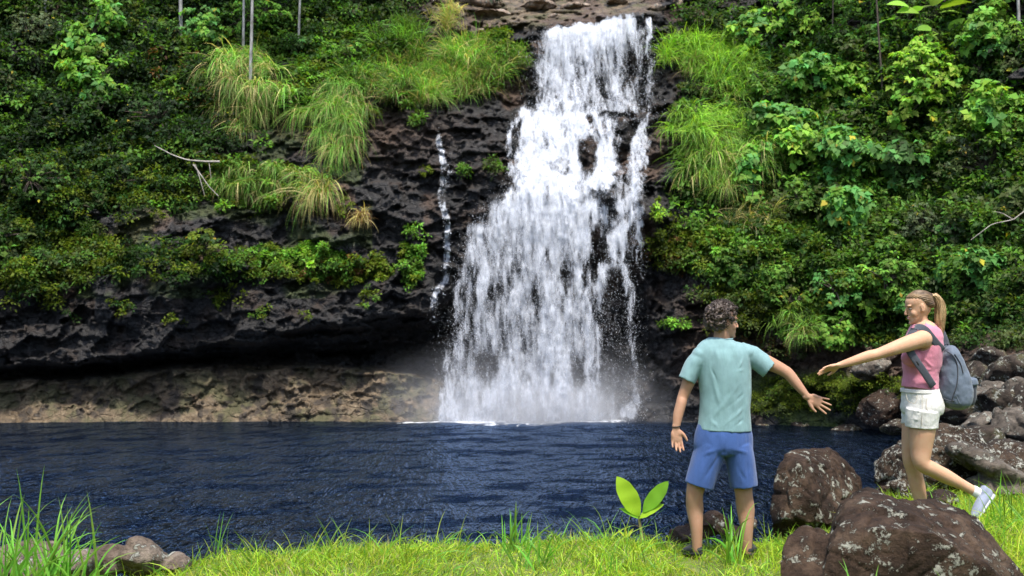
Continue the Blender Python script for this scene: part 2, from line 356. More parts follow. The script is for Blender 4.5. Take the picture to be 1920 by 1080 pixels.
HO = [(1102,292,20,42,1.1),(1168,245,15,16,.9),(1170,285,14,26,.9),(1140,378,16,15,1.0),(1116,440,10,32,1.0),(1117,500,8,40,.8),(920,470,10,30,.35),(925,560,18,40,.28),(1062,510,14,34,.45),(1000,560,16,24,.25),(915,690,30,40,.42),(1030,470,8,20,.3),(1086,700,14,36,.4),(980,700,16,40,.2),(1150,400,14,14,.5),(1062,318,12,24,.35),(1108,228,6,14,.8),(1180,120,20,60,.35),(1130,150,16,50,.28),(1024,180,14,30,.3),(1085,130,10,60,.18)]
def densmap(u, v, streams, holes=()):
    d = np.zeros(u.shape)
    for s in streams:
        a = np.array(s, float); ok = (v >= a[0, 1] - 8) & (v <= a[-1, 1] + 4)
        o = np.argsort(a[:, 1]); a = a[o]
        uc = np.interp(v, a[:, 1], a[:, 0]); hw = np.interp(v, a[:, 1], a[:, 2]); st = np.interp(v, a[:, 1], a[:, 3])
        x = np.abs(u - uc) / hw
        top = sstep(a[0, 1] - 8, a[0, 1] + 16, v) if a[0, 1] > 60 else 1.0
        d = np.maximum(d, np.where(ok, st * (1 - sstep(.5, 1.3, x)), 0) * top)
    for (hu, hv, ru, rv, s) in holes:
        d = d - s * (1 - sstep(.1, 1.25, np.sqrt(((u - hu) / ru) ** 2 + ((v - hv) / rv) ** 2)))
    lip = np.interp(u, [990, 1015, 1060, 1110, 1150, 1180, 1204, 1225], [66, 57, 47, 40, 35, 29, 27, 40])
    d = d * (1 + .12 * np.sin(u * .9 + v * .13)); return np.clip(d, 0, 1) * (sstep(-3, 3, v - lip))
def fall_D(u, v):
    """depth of the falling water: follows the smoothed rock on the tiers, free fall below the second ledge"""
    t1 = np.interp(v, [20, 40, 60, 175, 240, 315, 392, 450, 600, 790], [37.2, 36.3, 35.8, 35.1, 34.3, 33.2, 31.75, 31.55, 31.2, 31.0])
    side = .0012 * np.abs(u - 1040)
    return t1 + side * .3
def smooth_min(a, b): return np.minimum(a, b)
def fall_sheet(name, mat, off, du, parent, streams, holes, ub, vb, sd, Dfun, mul=1.0, add=0.0, bump=.2, wig=14):
    u = np.arange(ub[0], ub[1] + 1, du); v = np.arange(vb[0], vb[1] + 1, du)
    U, V = np.meshgrid(u, v)
    w1 = fbm(np.stack([U / 22, V / 30, U * 0 + sd], -1), 4, sd)
    dens = densmap(U + wig * w1, V + wig * fbm(np.stack([U / 20, V / 24, U * 0], -1), 3, sd + 3), streams, holes)
    dens = dens * np.clip(1 + (1.1 if wig > 8 else .9) * fbm(np.stack([U / 9, V / 34, U * 0 + sd], -1), 3, sd + 8), .2, 1.25)
    D = np.minimum(Dfun(U, V), CD(U, V) - .05)
    if wig > 8:
        k_ = 9; pad = np.pad(D, ((k_, k_), (0, 0)), 'edge'); D = np.min([pad[i:i + len(v)] for i in range(2 * k_ + 1)], 0)
        pad = np.pad(D, ((k_, k_), (0, 0)), 'edge'); D = np.mean([pad[i:i + len(v)] for i in range(2 * k_ + 1)], 0)
    D = D - off
    p0 = P(U, V, D)
    D = D - bump * fbm(p0 * np.array([2.2, 1, .45]), 4, sd) - .05 * fbm(p0 * 5, 2, sd + 1)
    pts = P(U, V, D)
    pts[..., 2] = np.maximum(pts[..., 2], -1.28)
    Fc = grid_faces(len(v), len(u)); dd = np.clip(dens * mul + add * (dens > 0.02), 0, 1)
    keep = dd.ravel()[Fc].max(1) > .02
    Fc = Fc[keep]; used = np.unique(Fc); rm = np.full(U.size, -1); rm[used] = np.arange(len(used))
    return mesh_np(name, pts.reshape(-1, 3)[used], rm[Fc], mat, parent, True, {'dens': ('FLOAT', 'POINT', dd.ravel()[used])})
wfall = thing('waterfall', P(1040, 790, 31), 'tall wide white waterfall tumbling over three dark rock tiers into the pool', 'waterfall')
A_ = dict(parent=wfall, streams=ST_, holes=HO, ub=(815, 1250), vb=(22, 792), Dfun=fall_D)
fall_sheet('water_sheet', M['wf1'], .10, 3, sd=3, **A_)
fall_sheet('water_sheet', M['wf2'], -.0 + .3, 3, sd=13, mul=.85, **A_)
fall_sheet('water_sheet', M['wf3'], .62, 3, sd=23, mul=.62, bump=.28, **A_)
def octs(C, S, stretch):
    """tiny tetrahedral drops"""
    n = len(C); t = np.array([[1, 0, -.5], [-.6, .8, -.3], [-.4, -.8, -.4], [0, 0, 1.]])
    R = rng.normal(size=(n, 4, 3)) * .35
    V = C[:, None, :] + (t[None] + R) * S[:, None, None] * np.array([1, 1, 1.0]) * np.stack([np.ones(n), np.ones(n), stretch], -1)[:, None, :]
    f = np.array([[0, 1, 2], [0, 3, 1], [1, 3, 2], [2, 3, 0]])
    return V.reshape(-1, 3), (np.arange(n)[:, None, None] * 4 + f[None]).reshape(-1, 3)
def spray(name, N, streams, holes, ub, vb, Dfun, parent, smin, smax, spread=10):
    u = rng.uniform(ub[0], ub[1], N * 4); v = rng.uniform(vb[0], vb[1], N * 4)
    d = densmap(u, v, streams, holes)
    k = rng.random(N * 4) < d * .5 + .02 * (d > 0); u, v = u[k][:N], v[k][:N]
    u = u + rng.normal(size=len(u)) * spread * (.35 + (v > 360) * (v - 360) / 700); v = v + rng.normal(size=len(v)) * 8
    D = np.minimum(Dfun(u, v), CD(u, v)) - rng.gamma(2.0, .3, len(u))
    C = P(u, v, D); C = C[(C[:, 2] > -1.28) & (v > 44)]
    S = smin + (smax - smin) * rng.random(len(C)) ** 3
    V, Fc = octs(C, S, 1 + 1.2 * rng.random(len(C)))
    return mesh_np(name, V, Fc, M['drops'], parent)
s1 = spray('spray', 85000, ST_, HO, (815, 1250), (40, 792), fall_D, wfall, .004, .0125); tag(s1, kind='stuff')
# thin trickle on the left
TS = [[(822,246,6,.9),(824,268,6,.9),(827,285,8,.85),(832,305,9,.85),(836,325,11,.8),(834,350,10,.8),(827,362,8,.9),(829,385,7,.9),(836,405,7,.9),(839,430,7,.85),(838,470,7,.8),(837,505,7,.8),(836,528,6,.9)],
 [(837,524,6,.95),(826,540,11,.85),(815,552,6,.9),(812,562,7,.9),(816,580,12,.45),(818,620,14,.22),(820,690,14,.12)],
 [(846,292,12,.5),(852,312,7,.4),(846,340,7,.3)]]
trk = thing('waterfall', CP(820, 690), 'thin trickle of white water running down the dark rock left of the main fall', 'waterfall')
fall_sheet('water_sheet', M['wf1'], .08, 2, trk, TS, (), (796, 864), (238, 700), 5, lambda u, v: CD(u, v) * 0 + 99, mul=.82, bump=.03, wig=4)
spray('spray', 900, TS, (), (800, 860), (245, 700), lambda u, v: CD(u, v), trk, .006, .02, 3)['kind'] = 'stuff'
# mist at the foot of the fall
def mist_mat(dm=1.5):
    g = G('mist_volume'); c = g.coord()
    x = g.n('SeparateXYZ', Vector=g.n('TexCoord').outputs['Object'])
    r = g.n('VectorMath', {'operation': 'LENGTH'}, i0=g.n('TexCoord').outputs['Object'])
    fall = g.n('MapRange', Value=r.outputs['Value'], i1=1.0, i2=.15, i3=0.0, i4=1.0)
    n = g.noise(g.coord((3.0, 1, 1.2)), 1.3, 3, .6)
    d = g.math('MULTIPLY', g.math('MULTIPLY', fall, fall), g.n('MapRange', Value=n.outputs[0], i1=.32, i2=.7))
    v = g.n('VolumePrincipled', Color=(.93, .95, 1), Density=g.math('MULTIPLY', d, dm), Anisotropy=.2)
    g.m.cycles.volume_sampling = 'MULTIPLE_IMPORTANCE'
    return g.done(None, v)
M['mist'] = mist_mat()
def ellipsoid(name, c, r, mat, seg=32):
    bm = bmesh.new(); bmesh.ops.create_icosphere(bm, subdivisions=3, radius=1.0); me = bpy.data.meshes.new(name); bm.to_mesh(me); bm.free()
    me.materials.append(mat); o = bpy.data.objects.new(name, me); o.location = [float(x) for x in c]; o.scale = r; return link(o)
mi = ellipsoid('mist', P(985, 790, 30.8) + np.array([0, 0, .1]), (5.9, 1.9, 3.0), M['mist']); tag(mi, kind='stuff')

mi = ellipsoid('mist', P(985, 792, 30.7) + np.array([0, 0, .05]), (3.9, 1.2, 1.5), mist_mat(5.0)); tag(mi, kind='stuff')
# ------------------------------------------------------------------ foliage tools
def norm(a): return a / (np.linalg.norm(a, axis=-1, keepdims=True) + 1e-9)
def leaf_geo(C, dr, nr, L, W, fold=.12, curl=.2):
    """one kite-shaped leaf per centre, 4 corners, slightly curled"""
    side = norm(np.cross(dr, nr)); nr = norm(np.cross(side, dr))
    L = L[:, None]; W = W[:, None]
    b = C; t = C + dr * L - nr * L * curl; l = C + dr * L * .45 + side * W * .5 + nr * W * fold; r = C + dr * L * .45 - side * W * .5 + nr * W * fold
    V = np.stack([b, r, t, l], 1); n = len(C)
    return V.reshape(-1, 3), np.arange(n * 4).reshape(n, 4)
def rdir(n): return norm(rng.normal(size=(n, 3)))
LSC = 1.0
def bush_leaves(C, R, n, L, flat=.8):
    """n leaves on lumpy balls (centres C, radii R); returns positions, directions, normals, lengths"""
    k = rng.integers(0, len(C), n)
    d = rdir(n); d[:, 1] = np.where(rng.random(n) < .75, -np.abs(d[:, 1]), d[:, 1]); d[:, 2] = np.where(rng.random(n) < .7, np.abs(d[:, 2]), d[:, 2])
    r = R[k] * rng.random(n) ** .33
    L = L * LSC; p = C[k] + d * r[:, None] * np.array([1, 1, flat])
    dr = norm(d * .8 + rdir(n) * .8 + np.array([0, -.1, -.25])); nr = norm(np.array([0, -.35, 1.0]) + rdir(n) * .7 + d * .4)
    return p, dr, nr, L * (.6 + .8 * rng.random(n)), k
def rosettes(C, ax, m, L, ww=.7, droop=.35):
    """umbrella of m leaves on each branch tip C with axis ax"""
    n = len(C); k = np.repeat(np.arange(n), m)
    a = np.tile(np.arange(m) * 2 * math.pi / m * 1.0, n) + np.repeat(rng.random(n) * 6, m) + rng.normal(size=n * m) * .25
    x = norm(np.cross(ax, np.array([.3, 1, .1]))); y = np.cross(ax, x)
    d = x[k] * np.cos(a)[:, None] + y[k] * np.sin(a)[:, None]
    tilt = rng.uniform(-.5, .6, n * m)
    dr = norm(d + ax[k] * tilt[:, None] - np.array([0, 0, droop])); nr = norm(ax[k] + .25 * rdir(n * m) - d * .2)
    Ls = L * (.55 + .6 * rng.random(n * m))
    return leaf_geo(C[k] + d * Ls[:, None] * .12, dr, nr, Ls, Ls * ww, .1, .22), k
PAL = {  # leaf colours
 'dark': (.015, .033, .010), 'deep': (.036, .080, .016), 'mid': (.085, .17, .024), 'bright': (.17, .34, .045), 'lime': (.27, .45, .05), 'blue': (.12, .29, .07),
 'moss': (.11, .15, .014), 'olive': (.075, .105, .03), 'grey': (.10, .14, .065), 'rust': (.16, .085, .03), 'straw': (.42, .35, .15), 'grassy': (.17, .32, .05), 'yel': (.45, .36, .04)}
def tints(k, cols, mixs, jit=.25):
    """tint per leaf by its clump"""
    cols = np.array([PAL[c] for c in cols]); n = int(k.max()) + 1
    ci = rng.choice(len(cols), n, p=np.array(mixs) / sum(mixs)); v = 1 + jit * rng.normal(size=(n, 1))
    return (cols[ci] * np.clip(v, .5, 1.7))[k]
def cliff_normal(u, v):
    a = CP(u, v); b = CP(u + 12, v) - a; c = CP(u, v - 12) - a
    return norm(np.cross(b, c))
# ------------------------------------------------------------------ undergrowth: blobs (u, v, ru, rv, clumps, clump radius m, leaves per clump, leaf m, colours)
def undergrowth(name, blobs, mat=None):
    Vs, Ts = [], []; nv = 0; Fs = []
    for (u, v, ru, rv, nc, cr, nl, ll, cols) in blobs:
        a = rng.random(nc) * 6.283; r = np.sqrt(rng.random(nc)) * (1 + .12 * rng.normal(size=nc))
        cu, cv = u + ru * r * np.cos(a), v + rv * r * np.sin(a)
        off = rng.gamma(1.5, .12, nc)
        C = CP(cu, cv, off); R = cr * (.5 + rng.random(nc))
        p, dr, nr, L, k = bush_leaves(C, R, nc * nl, ll)
        Vv, Ff = leaf_geo(p, dr, nr, L, L * rng.uniform(.4, .7, len(L)))
        ks = cols.split('+'); t = tints(k, ks, [3, 2, 1, 1][:len(ks)])
        Vs.append(Vv); Fs.append(Ff + nv); nv += len(Vv); Ts.append(t)
    o = mesh_np(name, np.concatenate(Vs), np.concatenate(Fs), mat or M['leaf'], attrs={'tint': ('FLOAT_VECTOR', 'FACE', np.concatenate(Ts))})
    return tag(o, kind='stuff')
LSC = 1.3
undergrowth('undergrowth', [  # dark-leaved kinds at left; their colour also carries the shade there
 (120,120,330,230,900,.42,42,.13,'dark+deep+dark+mid'), (60,-60,500,120,380,.5,40,.16,'dark+deep+mid'),
 (260,210,230,120,420,.36,46,.11,'dark+deep+dark'), (100,330,260,90,560,.30,50,.085,'deep+moss+dark+mid'),
 (250,330,200,60,260,.26,44,.08,'moss+deep+mid'), (80,480,150,62,260,.28,56,.09,'moss+mid+deep+olive'), (300,490,140,40,110,.22,50,.085,'deep+moss+dark'),
 (30,410,120,50,160,.28,50,.09,'deep+dark+moss'), (280,80,150,80,200,.34,40,.13,'deep+dark+olive'),
 (-350,200,420,420,700,.5,36,.15,'dark+deep+mid'),
 (560,120,190,70,420,.28,44,.11,'mid+deep+bright+moss'), (620,60,170,50,240,.3,36,.12,'deep+mid+olive'), (560,10,200,60,260,.36,36,.13,'dark+deep+mid'),
 (520,496,130,30,110,.20,50,.08,'mid+moss+bright+deep'), (640,505,110,26,130,.17,46,.075,'moss+mid+rust'), (590,480,50,20,60,.16,50,.08,'bright+lime+mid'),
 (60,560,60,22,16,.2,40,.08,'moss+deep'), (230,572,34,18,7,.16,36,.07,'deep+moss'), (420,556,46,18,12,.16,36,.07,'moss+mid'), (335,600,22,16,5,.12,30,.06,'moss'), (482,588,22,18,6,.12,30,.06,'mid+moss'), (575,596,16,16,4,.1,26,.06,'moss'), (690,556,24,28,8,.13,30,.07,'moss+mid'), (130,600,30,12,4,.12,30,.06,'deep'),
 (470,350,80,50,120,.2,40,.09,'mid+bright+moss'), (340,140,70,60,120,.3,36,.13,'mid+olive+rust'),
 (775,480,24,60,60,.14,36,.08,'bright+mid+moss'), (705,512,30,20,30,.12,30,.06,'moss+lime'),
 (570,140,90,60,160,.24,30,.12,'mid+bright+olive'), (740,60,60,70,80,.3,30,.1,'deep+olive+dark'), (800,-80,300,90,260,.4,34,.15,'dark+deep+mid'),
 (1140,-70,260,60,160,.4,34,.15,'deep+mid+olive'), (910,75,12,12,8,.16,34,.08,'lime'), (870,320,12,14,10,.1,30,.08,'mid'), (798,320,10,8,6,.1,24,.06,'moss'), (650,390,14,16,9,.1,24,.07,'moss'),
])
undergrowth('undergrowth', [
 (1620,300,330,260,2000,.36,44,.13,'mid+deep+bright+olive'), (1600,120,300,140,520,.38,38,.14,'deep+dark+mid'), (1820,420,160,160,700,.3,44,.11,'mid+olive+deep+grey'),
 (1420,460,170,60,460,.24,46,.085,'moss+mid+bright'), (1560,500,240,70,700,.26,46,.10,'mid+bright+moss+deep'), (1280,470,70,40,150,.18,40,.07,'moss+olive+rust'),
 (1420,545,120,50,170,.2,40,.08,'moss+olive+deep'), (1620,590,160,50,300,.22,42,.09,'mid+deep+moss'), (1800,560,150,60,330,.24,44,.09,'mid+deep+moss'), (1880,590,90,60,180,.2,40,.08,'deep+olive+dark'),
 (2250,250,330,330,520,.45,36,.14,'deep+mid+dark'), (1650,-90,700,110,460,.5,36,.16,'dark+deep+mid'), (1340,60,90,60,90,.26,34,.1,'deep+olive+mid'),
 (1500,610,40,36,60,.18,40,.09,'moss+grassy'), (1265,608,26,8,12,.12,30,.09,'bright+mid'), (1240,400,16,20,12,.1,26,.08,'moss+lime'), (1560,740,140,30,260,.13,40,.035,'moss+moss+mid'), (1450,752,60,26,110,.12,40,.035,'moss+olive'), (1560,715,120,14,110,.12,40,.04,'moss'),
 (1700,735,50,12,40,.1,36,.035,'moss'), (1380,600,60,30,70,.16,36,.07,'olive+moss'), (1440,655,90,20,60,.12,30,.05,'olive+rust'), (1720,640,120,20,90,.14,34,.06,'deep+olive'),
])
undergrowth('undergrowth', [(u_, v_, 16, 13, 9, .2, 34, .11, c_) for (u_, v_, c_) in [(rng.uniform(395, 960), rng.uniform(60, 330), ['mid+bright', 'deep+mid', 'moss+mid', 'olive+mid'][rng.integers(4)]) for _ in range(34)] if v_ < 215 or u_ < 560 or rng.random() < .25] +
 [(rng.uniform(1260, 1420), rng.uniform(60, 420), 14, 12, 8, .18, 34, .11, 'mid+bright') for _ in range(14)])
LSC = 1.0
# ------------------------------------------------------------------ limbs
def tube(pts, rad, seg=7):
    pts = np.asarray(pts, float); n = len(pts); rad = np.broadcast_to(rad, (n,))
    t = norm(np.gradient(pts, axis=0)); a = norm(np.cross(t, np.array([.31, .17, .93]) + 1e-3)); b = np.cross(t, a)
    th = np.arange(seg) * 2 * math.pi / seg
    V = pts[:, None] + rad[:, None, None] * (a[:, None] * np.cos(th)[None, :, None] + b[:, None] * np.sin(th)[None, :, None])
    Fc = []
    for i in range(n - 1):
        for j in range(seg):
            Fc.append((i * seg + j, i * seg + (j + 1) % seg, (i + 1) * seg + (j + 1) % seg, (i + 1) * seg + j))
    return V.reshape(-1, 3), np.array(Fc)
def join(parts):
    V, Fc, n = [], [], 0
    for v, f in parts: V.append(v); Fc.append(np.asarray(f) + n); n += len(v)
    return np.concatenate(V), np.concatenate(Fc)
def bez(a, b, sag, n=6):
    t = np.linspace(0, 1, n)[:, None]; return a + (b - a) * t + sag * 4 * t * (1 - t)
def shrub(u, v, ru, rv, cols, label, name='shrub', cat='shrub', tips=60, m=9, L=.27, ww=.75, mat=None, yellow=.012, group=None, off=.9, under=.35, dep=None):
    """branching shrub rooted in the slope: trunk and limbs to leaf rosettes spread through the crown"""
    D = (float(CD(u, v)) - off) if dep is None else dep; pm = D / F
    c = P(u, v, D); rx, rz = ru * pm, rv * pm; ry = min(rx, rz) * .75
    base = P(u, v + rv * .85, D + off * .8)
    lob = norm(rng.normal(size=(7, 3))) * np.array([.62, .6, .62]); lr = rng.uniform(.38, .6, 7)
    tp = []
    while len(tp) < tips:
        q = lob[rng.integers(7)] + norm(rng.normal(size=3)) * lr[rng.integers(7)]
        if q[1] > .45: continue
        tp.append(q)
    tp = np.array(tp); tips_w = c + tp * np.array([rx, ry, rz])
    ax = norm(tp * .55 + np.array([0, -.45, .75]) + .25 * rng.normal(size=tp.shape))
    (V, Fc), k = rosettes(tips_w, ax, m, L, ww)
    t = tints(k, cols.split('+'), [4, 2, 1][:len(cols.split('+'))], .16)
    yl = rng.random(len(t)) < yellow; t[yl] = PAL['yel']
    # inner, smaller leaves that close the crown
    ni = int(tips * m * under)
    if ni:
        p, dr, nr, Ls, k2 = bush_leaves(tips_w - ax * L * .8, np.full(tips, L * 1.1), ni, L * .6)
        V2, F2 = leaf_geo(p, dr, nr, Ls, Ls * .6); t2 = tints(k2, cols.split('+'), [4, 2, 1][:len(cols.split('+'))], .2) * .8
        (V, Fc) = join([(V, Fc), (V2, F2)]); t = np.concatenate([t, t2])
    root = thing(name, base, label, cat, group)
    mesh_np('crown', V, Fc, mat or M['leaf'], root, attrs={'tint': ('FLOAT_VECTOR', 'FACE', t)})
    lim = [tube(bez(base, c - np.array([0, -.05, rz * .2]), np.array([0, -.1, 0])), np.linspace(.06, .04, 6))]
    for i in range(0, tips, 3):
        lim.append(tube(bez(c - np.array([0, -.05, rz * .2]), tips_w[i] - ax[i] * .05, np.array([0, 0, .08 * rz])), np.linspace(.028, .01, 6), 5))
    V, Fc = join(lim); mesh_np('trunk', V, Fc, M['bark'], root, smooth=True)
    return root
SH = [
 (1455,72,85,74,'bright+blue+lime','tall bright green broad-leaved shrub at the top of the right slope, beside the long grass',{'tips':120}),
 (1530,155,66,55,'blue+bright','blue-green broad-leaved shrub just below and right of the tall topmost one',{'tips':70}),
 (1592,160,70,38,'bright+lime','wide low bright shrub between the topmost shrub and the round lime one',{'tips':60}),
 (1495,232,90,48,'blue+bright+mid','wide blue-green shrub in the middle of the slope right of the long grass',{'tips':90}),
 (1738,165,84,82,'lime+bright','round lime-green dome-shaped shrub high on the right slope',{'tips':120,'L':.24}),
 (1862,62,66,50,'bright+blue','broad-leaved green shrub in the top right corner of the slope',{'tips':60}),
 (1872,200,56,46,'bright+blue+lime','light green shrub right of the round lime-green one',{'tips':60}),
 (1596,285,56,56,'blue+bright','narrow blue-green shrub in tiers above the other tiered one',{'tips':60}),
 (1594,392,52,54,'blue+bright','narrow blue-green shrub in tiers with a yellow leaf, lower of the two tiered ones',{'tips':60,'yellow':.02}),
 (1502,274,42,34,'bright+lime','small yellowish-green shrub under the wide blue-green one',{'tips':34}),
 (1415,322,34,56,'blue+bright','small upright blue-green shrub touching the right edge of the long grass',{'tips':36}),
 (1716,300,58,52,'deep+blue+mid','dark green large-leaved shrub below the round lime-green dome',{'tips':50,'L':.28}),
 (1850,310,80,74,'olive+grey','large olive-green fine-leaved shrub at the right edge of the slope',{'tips':160,'L':.13,'m':10,'ww':.5}),
 (1728,430,50,46,'grey+olive','greyish bush with thin twigs low on the right slope',{'tips':90,'L':.13,'ww':.5}),
 (1786,446,44,36,'grey+blue','grey-green bush beside the greyish twiggy one',{'tips':60,'L':.15}),
 (1842,495,50,36,'blue+mid','green broad-leaved bush low at the right edge above the rocky shore',{'tips':44,'L':.22}),
 (1494,370,28,32,'mid+bright','small mid-green bush in the dark gap below the wide blue-green shrub',{'tips':24,'L':.18}),
 (1398,462,30,22,'bright+mid','small bright bush at the foot of the long hanging grass',{'tips':24,'L':.2}),
 (1630,72,32,28,'mid+blue','small green bush among bare branches above the slope',{'tips':24,'L':.2}),
 (1560,622,34,44,'bright+mid','small leafy sapling on the brown bank behind the two reaching hands',{'tips':34,'L':.17}),
 (1380,500,40,34,'mid+deep','mid-green leafy bush low on the slope above the man',{'tips':40,'L':.15}),
 (1480,560,50,30,'mid+moss','low spreading bush on the bank above the man\'s reaching arm',{'tips':44,'L':.14}),
 (1660,520,60,34,'mid+bright','leafy bush on the bank just left of the woman\'s head',{'tips':54,'L':.14}),
 (168,60,62,74,'bright+blue','bright green large-leaved tree with a few yellow leaves on the upper left slope',{'tips':100,'L':.26,'yellow':.02,'off':1.3}),
 (172,150,62,48,'bright+blue','lower bough of large bright leaves below the bright tree on the upper left slope',{'tips':70,'L':.26,'yellow':.02,'off':1.4}),
 (45,40,70,44,'grey+olive','grey-green fine-leaved bush in the top left corner',{'tips':110,'L':.13,'ww':.5}),
 (385,60,58,50,'blue+bright','leafy blue-green shrub behind the pale trunks on the upper left',{'tips':70,'L':.2}),
 (470,30,60,44,'bright+mid','bright leafy shrub at the top between the two pale trunks',{'tips':60,'L':.18}),
 (430,140,52,30,'lime+mid','pale green ferny bush at the foot of the tall pale trunk',{'tips':60,'L':.2,'ww':.3}),
 (345,172,44,30,'mid+lime','small bush with pale fronds left of the tall pale trunk',{'tips':40,'L':.18,'ww':.35}),
 (560,90,34,26,'deep+blue','dark shiny shrub below the thin short pale trunk',{'tips':30,'L':.2,'ww':.35}),
 (660,110,50,34,'mid+bright','mid-green leafy bush left of the grass on the upper shelf',{'tips':50,'L':.14}),
 (55,330,60,44,'deep+mid','dark green bush high on the far left above the mossy cliff band',{'tips':80,'L':.12}),
 (300,215,70,50,'dark+deep','very dark bush in the hollow right of the bright tree',{'tips':90,'L':.12}),
]
for (u, v, ru, rv, cols, lab, kw) in SH:
    nm = 'tree' if ' tree ' in lab and 'below' not in lab else 'shrub'
    kw = dict(kw); kw.setdefault('tips', 50)
    kw['tips'] = int(kw['tips'] * 1.25)
    shrub(u, v, ru * 1.05, rv * 1.05, cols, lab, name=nm, cat=nm, **kw)
XS = 0
while XS < 46:
    u = rng.uniform(1385, 1930); v = rng.uniform(-10, 560)
    if any(abs(u - q[0]) < q[2] * .6 and abs(v - q[1]) < q[3] * .6 for q in SH): continue
    r1_ = rng.uniform(26, 52); cs = ['bright+mid', 'mid+bright', 'blue+mid', 'mid+deep', 'grassy+mid', 'lime+mid', 'olive+mid'][rng.integers(7)]
    shrub(u, v, r1_, r1_ * rng.uniform(.7, 1.0), cs, 'leafy green bush in the mass of bushes covering the right slope', tips=30, L=rng.uniform(.14, .25), ww=rng.uniform(.4, .75), off=rng.uniform(.4, .9), group='bushes massed on the right slope'); XS += 1
XS = 0
while XS < 26:
    u = rng.uniform(-20, 420); v = rng.uniform(-10, 500)
    if any(abs(u - q[0]) < q[2] * .7 and abs(v - q[1]) < q[3] * .7 for q in SH): continue
    r1_ = rng.uniform(26, 54); cs = ['deep+mid', 'deep+dark', 'mid+deep', 'olive+deep', 'moss+deep'][rng.integers(5)]
    shrub(u, v, r1_, r1_ * rng.uniform(.7, 1.0), cs, 'dark leafy bush in the mass of bushes covering the left slope', tips=28, L=rng.uniform(.11, .2), ww=rng.uniform(.4, .7), off=rng.uniform(.3, .7), group='bushes massed on the left slope'); XS += 1
# giant pale leaves top right
def bigleaf(u, v, D, L, n, cols, label, name='broad_leaved_plant', spread=1.0, up=.3):
    c = P(u, v, D); root = thing(name, c + np.array([0, .3, -.5]), label, 'plant'); parts = []; st = []; tt = []
    for i in range(n):
        a = i * 2.4 + rng.random() * .5; d = norm(np.array([math.cos(a), -.55 + .3 * math.sin(a), up * rng.uniform(-.6, 1.4)]))
        b = c + d * L * spread * rng.uniform(.3, .8); Ln = L * rng.uniform(.7, 1.1)
        V, Fc = blade_leaf(b, d, norm(np.array([0, -.6, .9]) + .3 * rng.normal(size=3)), Ln, Ln * .55)
        parts.append((V, Fc)); tt.append(np.tile(np.array(PAL[cols]) * rng.uniform(.8, 1.2), (len(Fc), 1)))
        st.append(tube(bez(c + np.array([0, .3, -.5]), b, np.array([0, 0, .1])), .012, 5))
    V, Fc = join(parts); mesh_np('leaves', V, Fc, M['leaf'], root, True, {'tint': ('FLOAT_VECTOR', 'FACE', np.concatenate(tt))})
    V, Fc = join(st); mesh_np('stems', V, Fc, M['bark'], root, True)
    return root
def blade_leaf(b, d, nr, L, W, n=7, curl=.35, fold=.15, prof=None, wav=.0):
    """broad leaf with a folded midrib"""
    side = norm(np.cross(d, nr)); nr = np.cross(side, d)
    t = np.linspace(0, 1, n); w = (np.sin(np.pi * np.clip(t, 0.02, .985) ** .8) ** .8 if prof is None else np.interp(t, *prof)) * W / 2
    mid = b + d * (L * t)[:, None] - nr * (curl * L * t ** 2)[:, None]
    cols = [mid + s * side * w[:, None] + nr * (abs(s) * fold * w + wav * W * np.sin(t * 17 + s))[:, None] for s in (-1, -.5, 0, .5, 1)]
    V = np.stack(cols, 1); return V.reshape(-1, 3), grid_faces(n, 5)
for (u, v, L, n, c, lab) in [(1735,30,1.0,6,'lime','plant with a few huge pale lime leaves at the top right of the slope'),(1768,62,.6,5,'lime','pale broad-leaved plant just below the huge lime leaves at the top right'),(1690,40,.7,4,'grassy','broad yellowish leaf plant left of the huge lime leaves at the top right')]:
    bigleaf(u, v, float(CD(u, v)) - 1.1, L, n, c, lab)
# ------------------------------------------------------------------ trunks
def trunk_tree(u0, v0, u1, v1, r, label, mat='pbark', cat='tree'):
    D = float(CD(u0, v0)) - .55
    a = P(u0, v0 + 22, D); b = P(u1, v1, D); tp = b + (b - a) / np.linalg.norm(b - a) * 3.0
    root = thing('tree', a, label, cat)
    pts = bez(a, tp, np.array([rng.normal() * .05, 0, 0]), 12); V, Fc = tube(pts, np.linspace(r, r * .55, 12), 9)
    mesh_np('trunk', V, Fc, M[mat], root, True)
    C = tp + rng.normal(size=(14, 3)) * np.array([.9, .6, .5]); lim = [tube(bez(pts[8 + i % 4], C[i], np.array([0, 0, -.1])), .02, 5) for i in range(14)]
    V, Fc = join(lim); mesh_np('limbs', V, Fc, M[mat], root, True)
    p, dr, nr, L, k = bush_leaves(C, np.full(14, .55), 1500, .16); V, Fc = leaf_geo(p, dr, nr, L, L * .5)
    mesh_np('crown', V, Fc, M['leaf'], root, attrs={'tint': ('FLOAT_VECTOR', 'FACE', tints(k, ['deep', 'mid'], [2, 1]))})
trunk_tree(340, 60, 341, -60, .075, 'thick pale smooth tree trunk at the top left, standing apart from the others')
trunk_tree(456, 78, 458, -60, .05, 'short greyish trunk just left of the longest pale trunk')
trunk_tree(468, 165, 472, -60, .06, 'longest slender pale mottled trunk on the upper left slope')
trunk_tree(558, 90, 561, -60, .05, 'slim pale trunk at the top, right of the longest one')
trunk_tree(86, 28, 86, -60, .06, 'pale stub of a trunk showing in the top left corner')
trunk_tree(1912, 60, 1905, -60, .05, 'pale trunk at the top right corner')
trunk_tree(1655, 150, 1642, -60, .035, 'thin dark leaning trunk above the right slope', 'bark')
trunk_tree(1560, 110, 1562, -60, .03, 'thin dark upright trunk beside the tall bright shrub', 'bark')
